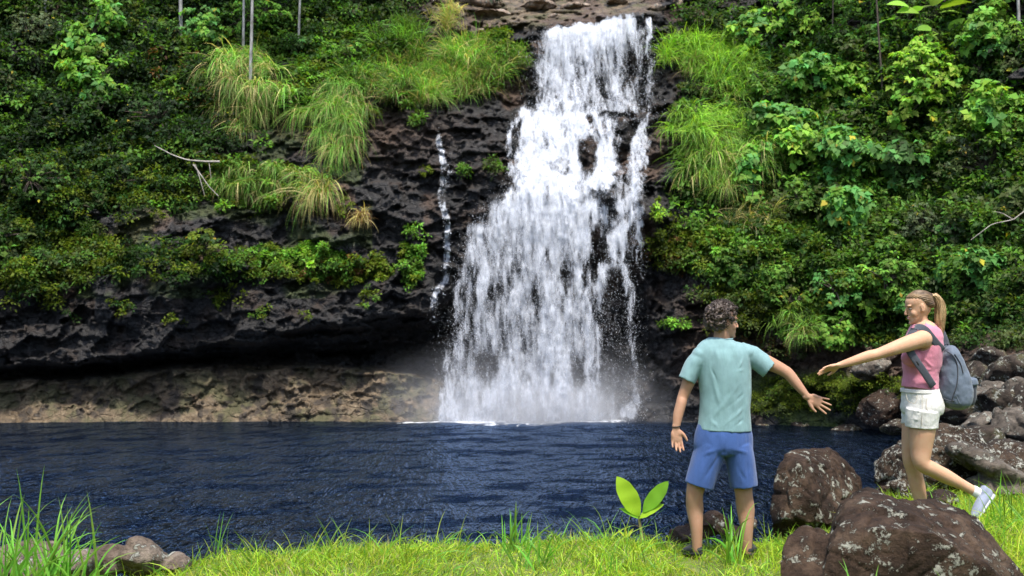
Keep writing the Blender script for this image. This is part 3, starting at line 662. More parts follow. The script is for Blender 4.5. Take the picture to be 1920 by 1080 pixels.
# dead branches
def dead(name, label, polys, r, cat='branch', mat='dead'):
    D = float(CD(*polys[0][0])) - 1.0; root = None; parts = []
    for q in polys:
        pts = np.array([P(a, b, D - .02 * i) for i, (a, b) in enumerate(q)])
        n = 14; t = np.linspace(0, len(pts) - 1, n); pts = np.stack([np.interp(t, np.arange(len(pts)), pts[:, k]) for k in range(3)], 1)
        parts.append(tube(pts, np.linspace(r, r * .35, n), 6)); r *= .75
    V, Fc = join(parts); o = mesh_np(name, V, Fc, M[mat], None, True, origin=tuple(P(*polys[0][0], D)))
    o.location = [float(x) for x in P(*polys[0][0], D)]
    return tag(o, label, cat)
dead('bare_branch', 'whitish dead branch with hanging twigs on the dark left cliff', [[(412,303),(385,303),(350,300),(322,290),(290,273)],[(362,308),(378,330),(392,350),(410,368)],[(366,308),(375,335),(384,368)],[(392,305),(394,320),(396,335)]], .035)
dead('driftwood', 'thin pale dead branch leaning over the rocks right of the backpack', [[(1826,706),(1860,690),(1890,672),(1919,660)]], .03, mat='log')
dead('bare_branch', 'thin bare twiggy branch low at the right edge of the slope', [[(1922,395),(1900,412),(1860,420),(1820,450)],[(1900,412),(1880,400),(1862,396)]], .02)
dead('bare_branch', 'thin bare twig crossing the bushes on the middle of the right slope', [[(1790,505),(1815,480),(1845,452)],[(1815,480),(1822,462)]], .018)
# ------------------------------------------------------------------ hanging grass
def blades(B, d0, L, W, droop, nseg=4, wind=None):
    """ribbons: bases B, start directions d0"""
    n = len(B); p = B.copy(); d = d0.copy(); out = []
    side = norm(np.cross(d, rdir(n))); 
    for s in range(nseg + 1):
        w = W * (1 - (s / nseg) ** 1.6) * (.55 if s == 0 else 1) * .5
        out.append(p - side * w[:, None]); out.append(p + side * w[:, None])
        p = p + d * (L / nseg)[:, None]; d = norm(d + np.array([0, 0, -1.]) * droop[:, None] / nseg + (0 if wind is None else wind / nseg))
    V = np.stack(out, 1); k = 2 * (nseg + 1)
    f = np.array([[2 * s, 2 * s + 1, 2 * s + 3, 2 * s + 2] for s in range(nseg)])
    return V.reshape(-1, 3), (np.arange(n)[:, None, None] * k + f[None]).reshape(-1, 4), nseg
def tuft(u, v, ru, rv, n, L, cols, label, mix=None, W=.028, droop=2.4, spread=.65, group=None, up=.9):
    kn = max(5, n // 55); ku = u + ru * np.clip(rng.normal(size=kn) * .62, -1.5, 1.5); kv = v - rv * .55 + rv * rng.uniform(-.45, .95, kn) * (1 - .35 * np.abs((ku - u) / ru))
    kk = rng.integers(0, kn, n); cu = ku[kk] + rng.normal(size=n) * 4.5; cv = kv[kk] + rng.normal(size=n) * 4; kd = rng.normal(size=(kn, 3)) * np.array([.3, .12, .1]); kb = rng.uniform(.45, 1.5, kn)
    B = CP(cu, cv, .12 + .35 * rng.random(n))
    d0 = norm(kd[kk] + np.stack([rng.normal(size=n) * spread, -.55 - .3 * rng.random(n), up * (.5 + rng.random(n))], -1))
    Ln = L * rng.uniform(.5, 1.25, n) * (.7 + .5 * kb[kk]) * .9
    V, Fc, s = blades(B, d0, Ln, np.full(n, W) * rng.uniform(.6, 1.3, n), np.full(n, droop) * rng.uniform(.4, 1.6, n), 5, rng.normal(size=(n, 3)) * .5)
    ks = cols.split('+'); cc = np.array([PAL[c] for c in ks]); ci = rng.choice(len(ks), n, p=np.array(mix or [4, 2, 1][:len(ks)]) / sum(mix or [4, 2, 1][:len(ks)]))
    lowr = (cv > v) & (rng.random(n) < .25); t = cc[ci] * rng.uniform(.75, 1.3, (n, 1)) * kb[kk][:, None]; t[lowr] = np.array(PAL['straw']) * .8
    root = thing('grass_tuft', CP(u, v), label, 'grass', group)
    mesh_np('blades', V, Fc, M['blade'], root, attrs={'tint': ('FLOAT_VECTOR', 'FACE', np.repeat(t, s, 0))})
    return root
TF = [
 (462,205,52,112,4200,1.3,'grassy+bright+straw','wide clump of long drooping grass below the tallest pale trunk',{'up':.35,'droop':3.4,'mix':[3,1,2],'spread':.35}),
 (630,258,38,106,3400,1.3,'grassy+bright+straw','long green grass clump hanging over the grey rock, right of the wide clump',{'up':.3,'droop':3.4,'mix':[3,2,1],'spread':.35}),
 (508,352,78,48,2200,.8,'grassy+moss+straw','trailing yellowish grass and vines above the dark left rock band',{'droop':3.6,'up':.2}),
 (748,115,52,64,1700,.8,'mid+grassy','upright bright grass clump on the upper shelf, leftmost of the shelf clumps',{'droop':1.2}),
 (715,178,60,46,1900,.9,'mid+grassy+straw','grass clump along the shelf below the upright bright clump',{}),
 (800,185,44,56,2200,1.0,'grassy+bright+straw','middle grass clump on the shelf with dry straw hanging below it',{}),
 (872,155,60,72,3800,1.1,'grassy+bright+straw','large grass clump on the shelf nearest the left side of the waterfall',{'mix':[4,2,2]}),
 (968,120,26,26,500,.5,'grassy+olive','small grass clump on the ledge just left of the top of the fall',{}),
 (838,42,22,36,500,.8,'straw+grassy','dry straw-coloured grass on the brown rock left of the stream bed',{}),
 (928,70,14,10,220,.35,'bright','tiny bright grass tuft on the dark rock below the pale stream bed',{'droop':1.2}),
 (1325,120,54,50,3000,.95,'lime+grassy','uppermost bright yellow-green grass clump right of the waterfall',{}),
 (1372,175,44,70,3000,1.0,'grassy+lime','bright grass clump below the uppermost one, touching the shrubs',{}),
 (1335,265,48,66,3000,1.0,'lime+grassy','yellow-green grass clump halfway down the right slope, closest to the fall',{'up':.4,'droop':2.8}),
 (1360,330,50,80,4200,1.3,'grassy+lime+straw','longest grass clump hanging on the lower part of the right slope',{'up':.35,'droop':3}),
 (1410,420,34,40,900,.9,'olive+straw','dull green drooping grass below the longest right-hand clump',{}),
 (1498,622,38,36,1400,.7,'grassy+olive','drooping grass clump on the brown bank right of the man\'s head',{'droop':3}),
 (676,415,14,24,160,.6,'straw+rust','small dry reddish tuft hanging on the rock left of the trickle',{'droop':3.5}),
 (555,500,40,14,400,.4,'lime+grassy','bright short grass on the mossy ledge above the overhang',{}),
 (600,395,14,60,300,1.3,'straw+grassy','thin dry strands dangling below the long grass clump',{'droop':4}),
]
for (u, v, ru, rv, n, L, cols, lab, kw) in TF: tuft(u, v, ru, rv, n, L, cols, lab, **kw)
# ------------------------------------------------------------------ solid modelling: closed lofts, fused by voxel remeshing
def cr(a, n):
    """Catmull-Rom through rows of a"""
    a = np.asarray(a, float); m = len(a)
    if m == 2: return a[0] + (a[1] - a[0]) * np.linspace(0, 1, n)[:, None]
    p = np.concatenate([2 * a[:1] - a[1:2], a, 2 * a[-1:] - a[-2:-1]]); t = np.linspace(0, m - 1 - 1e-6, n); i = t.astype(int); f = (t - i)[:, None]
    p0, p1, p2, p3 = p[i], p[i + 1], p[i + 2], p[i + 3]
    return .5 * (2 * p1 + (p2 - p0) * f + (2 * p0 - 5 * p1 + 4 * p2 - p3) * f * f + (3 * p1 - p0 - 3 * p2 + p3) * f ** 3)
def limb(pts, rad, side=(0, 1, 0), n=28, seg=20, cap=1.0, pw=2.0):
    """closed tube through pts; rad rows are (r along side, r across)"""
    pts = np.asarray(pts, float); rad = np.asarray(rad, float)
    if rad.ndim == 1: rad = np.stack([rad, rad], -1)
    c = cr(pts, n); r = np.maximum(cr(rad, n), .001)
    t = norm(np.gradient(c, axis=0))
    if cap > 0:
        k = np.array([.35, .7, .92]); e0, e1 = r[0].min() * cap, r[-1].min() * cap
        A = c[0] - t[0] * (e0 * k)[:, None]; B = c[-1] + t[-1] * (e1 * k)[:, None]; q = np.sqrt(1 - k ** 2)[:, None]
        c = np.concatenate([A[::-1], c, B]); r = np.concatenate([(r[0] * q)[::-1], r, r[-1] * q]); t = np.concatenate([np.tile(t[:1], (3, 1)), t, np.tile(t[-1:], (3, 1))])
    s = np.asarray(side, float); s = norm(s - t * (t @ s)[:, None]); o = np.cross(t, s)
    th = np.arange(seg) * 2 * math.pi / seg; cs, sn = np.cos(th), np.sin(th)
    cs = np.sign(cs) * np.abs(cs) ** (2 / pw); sn = np.sign(sn) * np.abs(sn) ** (2 / pw)
    V = c[:, None] + s[:, None] * (r[:, :1] * cs)[..., None] + o[:, None] * (r[:, 1:] * sn)[..., None]
    m = len(c); Fc = [(i * seg + j, i * seg + (j + 1) % seg, (i + 1) * seg + (j + 1) % seg, (i + 1) * seg + j) for i in range(m - 1) for j in range(seg)]
    Fc += [tuple(range(seg))[::-1], tuple((m - 1) * seg + j for j in range(seg))]
    return V.reshape(-1, 3), Fc
def ball(c, r, R=None, sub=3):
    bm = bmesh.new(); bmesh.ops.create_icosphere(bm, subdivisions=sub, radius=1.0); bm.verts.ensure_lookup_table()
    V = np.array([v.co[:] for v in bm.verts]) * np.asarray(r, float); Fc = [tuple(v.index for v in f.verts) for f in bm.faces]; bm.free()
    if R is not None: V = V @ np.asarray(R, float)
    return V + np.asarray(c, float), Fc
def fuse(parts, voxel, it=6, fac=.5):
    V, Fc, n = [], [], 0
    for v, f in parts: V.append(v); Fc += [tuple(int(x) + n for x in q) for q in f]; n += len(v)
    me = bpy.data.meshes.new('tmp'); me.from_pydata(np.concatenate(V).tolist(), [], Fc); me.update()
    bm = bmesh.new(); bm.from_mesh(me); bmesh.ops.recalc_face_normals(bm, faces=bm.faces); bm.to_mesh(me); bm.free()
    o = bpy.data.objects.new('tmp', me); COL.objects.link(o)
    m = o.modifiers.new('r', 'REMESH'); m.mode = 'VOXEL'; m.voxel_size = voxel; m.adaptivity = 0
    if it:
        s = o.modifiers.new('s', 'SMOOTH'); s.factor = fac; s.iterations = it
    dg = bpy.context.evaluated_depsgraph_get(); ev = o.evaluated_get(dg); m2 = ev.to_mesh()
    Vn = np.empty(len(m2.vertices) * 3, np.float32); m2.vertices.foreach_get('co', Vn)
    Fn = np.array([tuple(p.vertices) if len(p.vertices) == 4 else (*p.vertices, p.vertices[-1]) for p in m2.polygons], np.int32)
    ev.to_mesh_clear(); bpy.data.objects.remove(o); bpy.data.meshes.remove(me)
    return Vn.reshape(-1, 3).astype(float), Fn
def vnorm(V, Fc):
    n = np.cross(V[Fc[:, 2]] - V[Fc[:, 0]], V[Fc[:, 3]] - V[Fc[:, 1]]); N = np.zeros_like(V)
    for k in range(4): np.add.at(N, Fc[:, k], n)
    return norm(N)
def keepf(V, Fc, mask):
    Fc = Fc[mask]; u = np.unique(Fc); rm = np.full(len(V), -1); rm[u] = np.arange(len(u)); return V[u], rm[Fc]
# ------------------------------------------------------------------ near bank
def gheight(X, Y):
    X = np.asarray(X, float); Y = np.asarray(Y, float)
    edge = np.interp(X, [-9, -3.2, -2.6, -2.0, -1.0, .3, 1.2, 1.9, 2.6, 3.4, 5, 9], [6.9, 6.8, 6.9, 7.4, 7.7, 7.8, 7.8, 7.9, 8.1, 8.7, 10, 13])
    q = np.stack([X, Y, X * 0], -1)
    h = .24 * sstep(2.1, 3.3, X) + .10 * sstep(3.3, 6, X) - .10 * (1 - sstep(-2.9, -1.9, X)) + .05 * fbm(q * .9, 3, 4) + .02 * fbm(q * 4, 2, 6)
    fl = np.exp(-((X - 1.45) / .45) ** 4 - ((Y - 6.95) / .4) ** 4); h = h * (1 - fl) - .015 * fl
    h = h + .07 * np.exp(-((X - 3.25) / .3) ** 2 - ((Y - 6.85) / .35) ** 2)
    edge = edge + .14 * fbm(q * 1.4, 3, 14)
    return h - 2.0 * sstep(-.25, 1.5, Y - edge) - .06 * sstep(-.8, 0, Y - edge)
bx = np.arange(-14, 14.01, .08); by = np.concatenate([np.arange(-12, 4, .4), np.arange(4, 17, .06)])
BX, BY = np.meshgrid(bx, by)
bank = mesh_np('bank_ground', np.stack([BX, BY, gheight(BX, BY)], -1), grid_faces(len(by), len(bx)), M['soil'], smooth=True); tag(bank, kind='structure')
def gpt(u, v):
    """ground point under a photo position (marching along the view ray)"""
    Y = np.linspace(3.5, 12, 400); p = P(np.full(400, u), np.full(400, v), Y); hit = p[:, 2] < gheight(p[:, 0], p[:, 1]); i = np.argmax(hit) if hit.any() else int(np.argmin(np.abs(Y - 7.5))); return p[i]
# ------------------------------------------------------------------ boulders
def boulder(label, lobes, mat, cuts=11, seed=0, vox=.016, amp=.022, fs=4.0, cat='boulder', name='boulder', group=None, strat=None):
    r = np.random.default_rng(seed); parts = []
    for (u, v, D, a, b, c, *rot) in lobes:
        V, Fc = ball((0, 0, 0), (1, 1, 1), sub=4)
        for _ in range(cuts):
            n = r.normal(size=3); n /= np.linalg.norm(n); d = r.uniform(.55, .85); s = V @ n; V = V - np.outer(np.clip(s - d, 0, None), n) * .92
        V = V * np.array([a, b, c])
        if rot: V = V @ np.array(Matrix.Rotation(math.radians(-rot[0]), 3, 'Y'))
        if len(rot) > 1: V = V @ np.array(Matrix.Rotation(math.radians(-rot[1]), 3, 'Z'))
        parts.append((V + P(u, v, D), Fc))
    V, Fc = fuse(parts, vox, 2)
    N = vnorm(V, Fc); h, e = facet(V * fs, seed); q = V * (fs * .55) + seed
    h2, e2 = facet(V * fs * 3.1 + 7, seed + 9); V = V + N * (amp * (.9 * fbm(q, 4, seed) + .6 * h - .4 * (1 - sstep(0, .12, e)) + .22 * h2 + .35 * fbm(q * 7, 3, seed + 2)))[:, None]
    if strat is not None: V = V + N * (amp * .5 * vn(V @ np.array(strat).T * 1.0, 3))[:, None]
    o0 = P(lobes[0][0], lobes[0][1], lobes[0][2])
    o = mesh_np(name, V, Fc, mat, smooth=True, origin=tuple(o0)); o.location = [float(x) for x in o0]
    return tag(o, label, cat, group)
def hull(pts, it=2):
    bm = bmesh.new()
    for p in pts: bm.verts.new([float(x) for x in P(*p)])
    r_h = bmesh.ops.convex_hull(bm, input=bm.verts[:]); bmesh.ops.delete(bm, geom=[g_ for g_ in r_h['geom_interior'] if isinstance(g_, bmesh.types.BMVert)], context='VERTS')
    bm.verts.index_update(); V = np.array([v.co[:] for v in bm.verts]); Fc = [tuple(v.index for v in f.verts) for f in bm.faces]; bm.free(); return V, Fc
def hull_rock(label, hulls, mat, seed, sm=8, amp=.024, fs=3.4):
    V, Fc = fuse([hull(h_) for h_ in hulls], .013, sm); N = vnorm(V, Fc); h, e = facet(V * fs, seed); h2, e2 = facet(V * fs * 3.3 + 5, seed + 4); q = V * fs * .5 + seed
    V = V + N * (amp * (1.0 * fbm(q, 4, seed) + .55 * h - .45 * (1 - sstep(0, .1, e)) + .25 * h2 + .4 * fbm(q * 8, 3, seed + 2)))[:, None]
    o0 = V.mean(0); o = mesh_np('boulder', V, Fc, mat, smooth=True, origin=tuple(o0)); o.location = [float(x) for x in o0]; return tag(o, label, 'boulder')
hull_rock('big brown foreground boulder with white lichen streaks, in front of the woman',
 [[(1530,1110,5.2),(1548,1040,5.25),(1575,985,5.35),(1640,985,5.2),(1760,1000,5.15),(1850,1060,5.15),(1925,1130,5.2),(1572,955,5.7),(1598,916,5.8),(1625,908,5.85),(1662,926,5.8),(1680,934,5.75),(1600,925,6.1),(1660,940,6.2),(1500,1250,5.2),(1960,1250,5.2),(1560,1000,6.2),(1700,1000,6.3)],
  [(1640,960,5.4),(1690,938,5.65),(1752,936,5.8),(1806,956,5.75),(1858,1004,5.6),(1925,1080,5.5),(1930,1180,5.3),(1640,1180,5.2),(1740,955,6.2),(1830,1000,6.2),(1900,1080,6.0),(1760,1010,5.2),(1830,1050,5.2)],
  [(1452,1110,5.3),(1458,1050,5.4),(1474,1008,5.5),(1505,986,5.55),(1540,990,5.6),(1575,1020,5.4),(1580,1110,5.2),(1500,1000,5.8),(1555,1010,5.8),(1470,1200,5.3),(1580,1200,5.3)]], M['boulder'], 3)
hull_rock('dark brown boulder with a sloping top and lichen-spotted face, between man and woman',
 [[(1444,985,8.0),(1447,930,8.0),(1456,885,8.05),(1470,852,8.15),(1500,870,7.9),(1520,930,7.8),(1470,970,7.8),(1555,985,7.8),(1600,985,8.0),(1495,842,8.4),(1560,838,8.5),(1590,862,8.5),(1620,905,8.5),(1622,960,8.4),(1540,850,8.8),(1600,890,8.9),(1450,1020,8.2),(1620,1020,8.4)]], M['boulder'], 9, 6, .028)
boulder('large dark boulder speckled with lichen, behind the woman\'s legs',
 [(1790,880,8.6,.52,.5,.34,14),(1722,900,8.4,.34,.4,.30),(1690,935,8.2,.2,.3,.2),(1870,890,8.8,.45,.5,.28,18),(1790,830,8.8,.28,.35,.17,10)], M['boulder_l'], seed=12, amp=.05)
boulder('flat pale lichen-covered slab leaning right of the woman\'s lower leg',
 [(1870,880,8.05,.42,.25,.12,22),(1900,925,8.0,.35,.25,.14,12)], M['shore_p'], seed=14, amp=.03)
boulder('low wet brown rock at the water\'s edge behind the man\'s calves',
 [(1330,985,7.75,.17,.2,.14,20),(1290,1005,7.7,.22,.2,.10,-12),(1380,1005,7.8,.17,.2,.10)], M['boulder_b'], seed=21, amp=.03)
boulder('small pale stone beside the man\'s right ankle', [(1412,982,7.7,.035,.04,.05,20)], M['boulder_p'], seed=22, vox=.008, amp=.006, fs=14)
boulder('small dark rock in the grass between the woman\'s feet', [(1765,940,7.6,.14,.15,.11)], M['boulder_b'], seed=24, amp=.02)
boulder('smooth grey-brown rock at the bottom left water\'s edge',
 [(265,1045,6.75,.24,.22,.16,8),(205,1050,6.7,.15,.2,.12,-8),(335,1060,6.7,.12,.16,.07,15)], M['boulder_p'], seed=31, amp=.02)
boulder('pale rock half hidden by the tall grass at the bottom left corner', [(60,1055,6.5,.27,.25,.14,6),(140,1060,6.5,.16,.2,.10)], M['boulder_p'], seed=33, amp=.025)
SR = [ # shore pile on the right: u, v, D, a, b, c, rot, mat, label
 (1885,700,19,.62,.5,.30,-20,'shore','big grey slanted block at the top of the rock pile on the right shore'),
 (1840,745,17.5,.40,.5,.16,-8,'shore_p','long pale flat rock just right of the backpack'),
 (1795,775,17,.62,.5,.34,-14,'shore','large dark rounded rock below the backpack on the right shore'),
 (1880,758,16.5,.50,.4,.22,12,'shore','grey rock below the slanted block at the right edge'),
 (1900,800,14.5,.40,.4,.28,-10,'shore_p','pale jagged rock at the right edge, above the lichen boulder'),
 (1850,825,14,.30,.35,.16,10,'shore','low dark rock between the pale jagged rock and the lichen boulder'),
 (1915,735,17.5,.25,.3,.22,0,'shore_p','pale upright stone against the right edge of the rock pile'),
 (1740,790,20,.50,.5,.22,-10,'shore','dark rock at the waterline behind the woman\'s shorts'),
 (1835,790,15,.30,.3,.13,-25,'shore_p','small pale tilted slab under the dark rounded rock'),
 (1865,672,22,.45,.5,.25,5,'shore','brown-grey rock behind the pale driftwood branch'),
 (1830,700,21,.30,.4,.2,0,'shore','small dark rock just behind the right side of the backpack'),
 (1905,850,12,.42,.4,.2,0,'shore','dark wet rock at the right edge behind the lichen boulder'),
 (1945,770,16,.5,.5,.4,0,'shore','rounded rock at the far right edge of the pile'),
 (1870,728,18,.22,.3,.11,10,'shore_p','small light stone in the middle of the rock pile'),
 (1900,775,15.6,.18,.2,.1,-15,'shore_p','fist-sized light stone wedged above the pale jagged rock'),
 (1690,800,25,.45,.5,.20,0,'shore','low rock at the waterline left of the woman\'s hips'),
 (1660,765,27,.75,.5,.42,-18,'boulder_b','brown rounded outcrop above the water between her hand and her waist'),
 (1500,800,29.6,.35,.3,.16,0,'shore','small dark rock at the waterline below the mossy bank'),
 (1430,802,29.8,.25,.3,.12,0,'shore','smaller dark rock at the waterline just right of the man'),
 (1590,806,28.2,.40,.3,.15,0,'shore','flat dark rock at the waterline below the outstretched hand'),
 (1630,690,27.5,.55,.4,.30,-10,'shore_p','grey rock face showing on the brown bank under the woman\'s arm'),
]
for i, (u, v, D, a, b, c, rt, mt, lab) in enumerate(SR):
    a, b, c = a * 1.22, b * 1.2, c * 1.22
    boulder(lab, [(u, v, D, a, b, c, rt)], M[mt], seed=60 + i, vox=max(.03, a * .05), amp=.05, fs=2.2, cuts=14)
TR = [(1010,12,39,1.0,.8,.26,-6),(930,30,38.6,.9,.8,.30,8),(890,8,40,.9,.8,.30,0),(1080,14,38.8,.8,.7,.2,-8),(1160,8,38.6,.7,.7,.2,10),(1225,18,37.4,.5,.5,.25,-10),(960,52,37.9,.6,.6,.2,12),(900,62,38.2,.5,.5,.2,-15),(1265,15,38,.6,.6,.35,0),(1300,48,37.6,.45,.5,.3,12),(1040,34,38,.5,.5,.14,0)]
for i, (u, v, D, a, b, c, rt) in enumerate(TR):
    boulder('pale brown rock lying in the stream bed above the waterfall', [(u, v, D, a, b, c, rt)], M['toprock'], seed=90 + i, vox=.06, amp=.09, fs=1.6, cuts=16, group='pale rocks along the stream bed above the fall')
# ------------------------------------------------------------------ grass of the bank
def lawn(name, n, xr, yr, L, W, cols, mixs, droop=1.6, nseg=3, clump=.5, spread=.55, kind='stuff'):
    X = rng.uniform(*xr, n); Y = rng.uniform(*yr, n); q = np.stack([X, Y, X * 0], -1)
    den = .55 + .9 * fbm(q * 2.3, 3, 51); k = rng.random(n) < np.clip(den, .45, 1); X, Y, q = X[k], Y[k], q[k]
    Z = gheight(X, Y); k = Z > -.42; X, Y, Z, q = X[k], Y[k], Z[k], q[k]; n = len(X)
    B = np.stack([X, Y, Z - .01], -1); w2 = fbm(q * 1.7, 2, 71)
    d0 = norm(np.stack([rng.normal(size=n) * spread + w2 * .5, rng.normal(size=n) * spread, np.ones(n)], -1))
    Ln = L * rng.uniform(.5, 1.4, n) * (1 + .7 * fbm(q * 1.3, 2, 81)) * (1 - .72 * np.exp(-((X - 1.22) / .17) ** 2 - ((Y - 6.75) / .28) ** 2)) * (1 - .3 * np.exp(-((X - 1.66) / .1) ** 2 - ((Y - 6.85) / .3) ** 2))
    V, Fc, s = blades(B, d0, Ln, W * rng.uniform(.6, 1.5, n), droop * rng.uniform(.3, 1.5, n), nseg)
    cc = np.array([PAL[c] for c in cols]); ci = rng.choice(len(cols), n, p=np.array(mixs) / sum(mixs)); t = cc[ci] * (1 + .35 * fbm(q * 3, 2, 33))[:, None]
    o = mesh_np(name, V, Fc, M['blade'], attrs={'tint': ('FLOAT_VECTOR', 'FACE', np.repeat(t, s, 0))}); return tag(o, kind=kind)
PAL['lawn'] = (.38, .52, .035); PAL['lawn2'] = (.24, .40, .03); PAL['lawny'] = (.52, .55, .06); PAL['reed'] = (.16, .34, .04)
lawn('grass', 115000, (-4.6, 4.2), (5.2, 8.3), .105, .006, ['lawn', 'lawn2', 'lawny', 'straw', 'mid'], [5, 4, 2, 1.3, 1.6])
lawn('grass', 26000, (1.9, 6.0), (5.2, 9.8), .13, .006, ['lawn', 'lawn2', 'lawny'], [4, 4, 2])
lawn('grass', 5200, (-4.2, 4.2), (6.2, 8.0), .24, .008, ['reed', 'lawn', 'lawn2'], [3, 3, 2], droop=1.8, nseg=5, spread=.5)
lawn('grass', 30000, (4, 10), (5, 13.5), .13, .008, ['lawn', 'lawn2', 'reed'], [4, 4, 2])
lawn('grass', 12000, (-9, 9), (2, 10), .10, .008, ['lawn', 'lawn2'], [4, 4])
# ------------------------------------------------------------------ tall grass, each clump a thing
def reeds(label, n, uv, D, L, W, cols='reed', spread=.45, droop=1.9, sx=.10, base=None, lean=0, cat='grass'):
    c = gpt(*uv) if D is None else P(uv[0], uv[1], D); c = np.array(c); c[2] = gheight(c[0], c[1])
    if base is not None: c[2] = base
    B = c + np.stack([rng.normal(size=n) * sx, rng.normal(size=n) * sx * .7, np.zeros(n)], -1)
    B[:, 2] = gheight(B[:, 0], B[:, 1]) if base is None else base
    d0 = norm(np.stack([rng.normal(size=n) * spread + lean, rng.normal(size=n) * spread * .7, np.ones(n)], -1)); parts = []; tt = []
    for i in range(n):
        l = L * rng.uniform(.5, 1.15); w = W * rng.uniform(.7, 1.2); k = 9; p = B[i].copy(); d = d0[i].copy(); dr = droop * rng.uniform(.5, 1.4); row = []
        s0 = norm(np.cross(d, np.array([rng.normal() * .4, 1, rng.normal() * .2])))
        for j in range(k + 1):
            t = j / k; ww = w * .5 * (.45 + 1.2 * t if t < .35 else .87 * (1 - ((t - .35) / .65) ** 1.8)); nn = np.cross(s0, d)
            row += [p - s0 * ww, p - nn * ww * .35, p + s0 * ww]; p = p + d * l / k; d = norm(d + np.array([0, 0, -1]) * dr * t / k * 1.8)
        parts.append((np.array(row), grid_faces(k + 1, 3))); tt.append(np.tile(np.array(PAL[cols]) * rng.uniform(.75, 1.3), (2 * k, 1)))
    V, Fc = join(parts)
    o = mesh_np('tall_grass', V, Fc, M['blade'], smooth=True, origin=tuple(c), attrs={'tint': ('FLOAT_VECTOR', 'FACE', np.concatenate(tt))}); o.location = [float(x) for x in c]
    return tag(o, label, cat)
reeds('tall arching reed clump at the bottom left corner of the bank', 80, (15, 1075), 5.6, .78, .018, spread=.38, droop=1.9, sx=.13)
reeds('tall reed clump with a long blade arching right, beside the bottom left rocks', 60, (110, 1075), 5.7, .66, .017, spread=.36, droop=2.2, sx=.10, lean=.08)
reeds('short pale reed clump leaning over the rock at the bottom left', 22, (165, 1080), 5.6, .26, .018, spread=.7, droop=2.4, sx=.07)
reeds('clump of long curved blades growing between the man\'s legs', 10, (1372, 1035), 6.75, .46, .018, spread=.45, droop=2.9, sx=.03, lean=-.15)
reeds('single long upright blade at the foot of the low wet rock', 3, (1378, 1030), 7.0, .42, .018, spread=.12, droop=.4, sx=.02, lean=-.2)
reeds('arching blades in front of the left part of the big foreground boulder', 10, (1620, 1090), 5.0, .42, .016, spread=.5, droop=2.2, sx=.08, base=.0)
reeds('sparse long blades in front of the right part of the big foreground boulder', 12, (1790, 1100), 5.0, .40, .012, spread=.6, droop=1.7, sx=.18, base=.0)
reeds('tall thin grass beside the woman\'s raised shoe at the right edge', 26, (1890, 960), 6.6, .36, .012, spread=.5, droop=1.4, sx=.14)
reeds('upright grass blades in front of the woman\'s standing leg', 8, (1735, 945), 6.3, .17, .013, spread=.4, droop=1.2, sx=.10, base=.36)
reeds('upright grass clump standing above the lawn at the middle of the bank', 20, (965, 1010), 7.15, .34, .015, spread=.3, droop=1.0, sx=.05)
reeds('bent grass clump right of the upright one at the middle of the bank', 20, (1010, 1060), 6.6, .30, .014, spread=.5, droop=1.9, sx=.08)
reeds('wispy tall stem at the left end of the lawn', 7, (400, 1015), 7.1, .33, .007, spread=.2, droop=.6, sx=.03)
reeds('grass clump at the foot of the sloping-topped boulder', 30, (1490, 985), 7.5, .18, .011, spread=.5, droop=1.2, sx=.12)
reeds('fine grass clump left of the broad-leaved seedling', 14, (1135, 1000), 7.2, .16, .008, spread=.4, droop=1.0, sx=.06)
# ------------------------------------------------------------------ broad-leaved seedling
M['bark_s'] = bark('green_stem', (.12, .10, .03), (.26, .24, .08))
pb = gpt(1203, 1012); PY = pb[1]
sp = thing('seedling', pb, 'young plant with four broad bright green leaves on the bank left of the man', 'plant')
V, Fc = tube([P(1204,1014,PY), P(1202,995,PY), P(1199,978,PY), P(1198,962,PY)], np.array([.017,.013,.010,.007]), 10); mesh_np('stem', V, Fc, M['bark_s'], sp, True)
V, Fc = tube([P(1201,990,PY), P(1190,984,PY), P(1181,980,PY)], np.array([.006,.005,.003]), 6); mesh_np('stem', V, Fc, M['bark'], sp, True)
PAL['seed'] = (.33, .52, .03); PAL['seed2'] = (.20, .42, .03)
for (b, tip, W, nr, c, cu) in [((1198,968),(1161,897),.15,(.22,-1,.15),'seed',.10),((1206,960),(1250,905),.11,(-.2,-1,.2),'seed2',.12),((1199,972),(1238,942),.075,(-.1,-.6,.8),'seed',.2),((1197,972),(1170,950),.05,(0,-.7,.8),'seed2',.3)]:
    a = P(*b, PY - .015); e = P(*tip, PY - .05); d = e - a; L = np.linalg.norm(d)
    V, Fc = blade_leaf(a, d / L, norm(np.array(nr, float)), L * 1.04, W, 18, cu, .16, ((0, .08, .25, .5, .75, .9, .97, 1), (.1, .4, .85, 1.0, .82, .45, .18, .01)), .02)
    mesh_np('leaf', V, Fc, M['leaf'], sp, True, {'tint': ('FLOAT_VECTOR', 'FACE', np.tile(PAL[c], (len(Fc), 1)))})
p2 = gpt(1176, 1018); Y2 = p2[1]
s2 = thing('seedling', p2, 'tiny yellow-green sprout on a dark stub left of the broad-leaved seedling', 'plant')
V, Fc = tube([P(1178,1024,Y2), P(1176,1008,Y2)], np.array([.012,.007]), 8); mesh_np('stem', V, Fc, M['bark'], s2, True)
for tip in [(1160,994),(1188,990),(1172,990)]:
    a = P(1175,1008,Y2); e = P(*tip, Y2); d = e - a; L = np.linalg.norm(d)
    V, Fc = blade_leaf(a, d / L, norm(np.array((.1, -.8, .5))), L, .022, 6, .1, .2); mesh_np('leaf', V, Fc, M['leaf'], s2, True, {'tint': ('FLOAT_VECTOR', 'FACE', np.tile(PAL['lawny'], (len(Fc), 1)))})
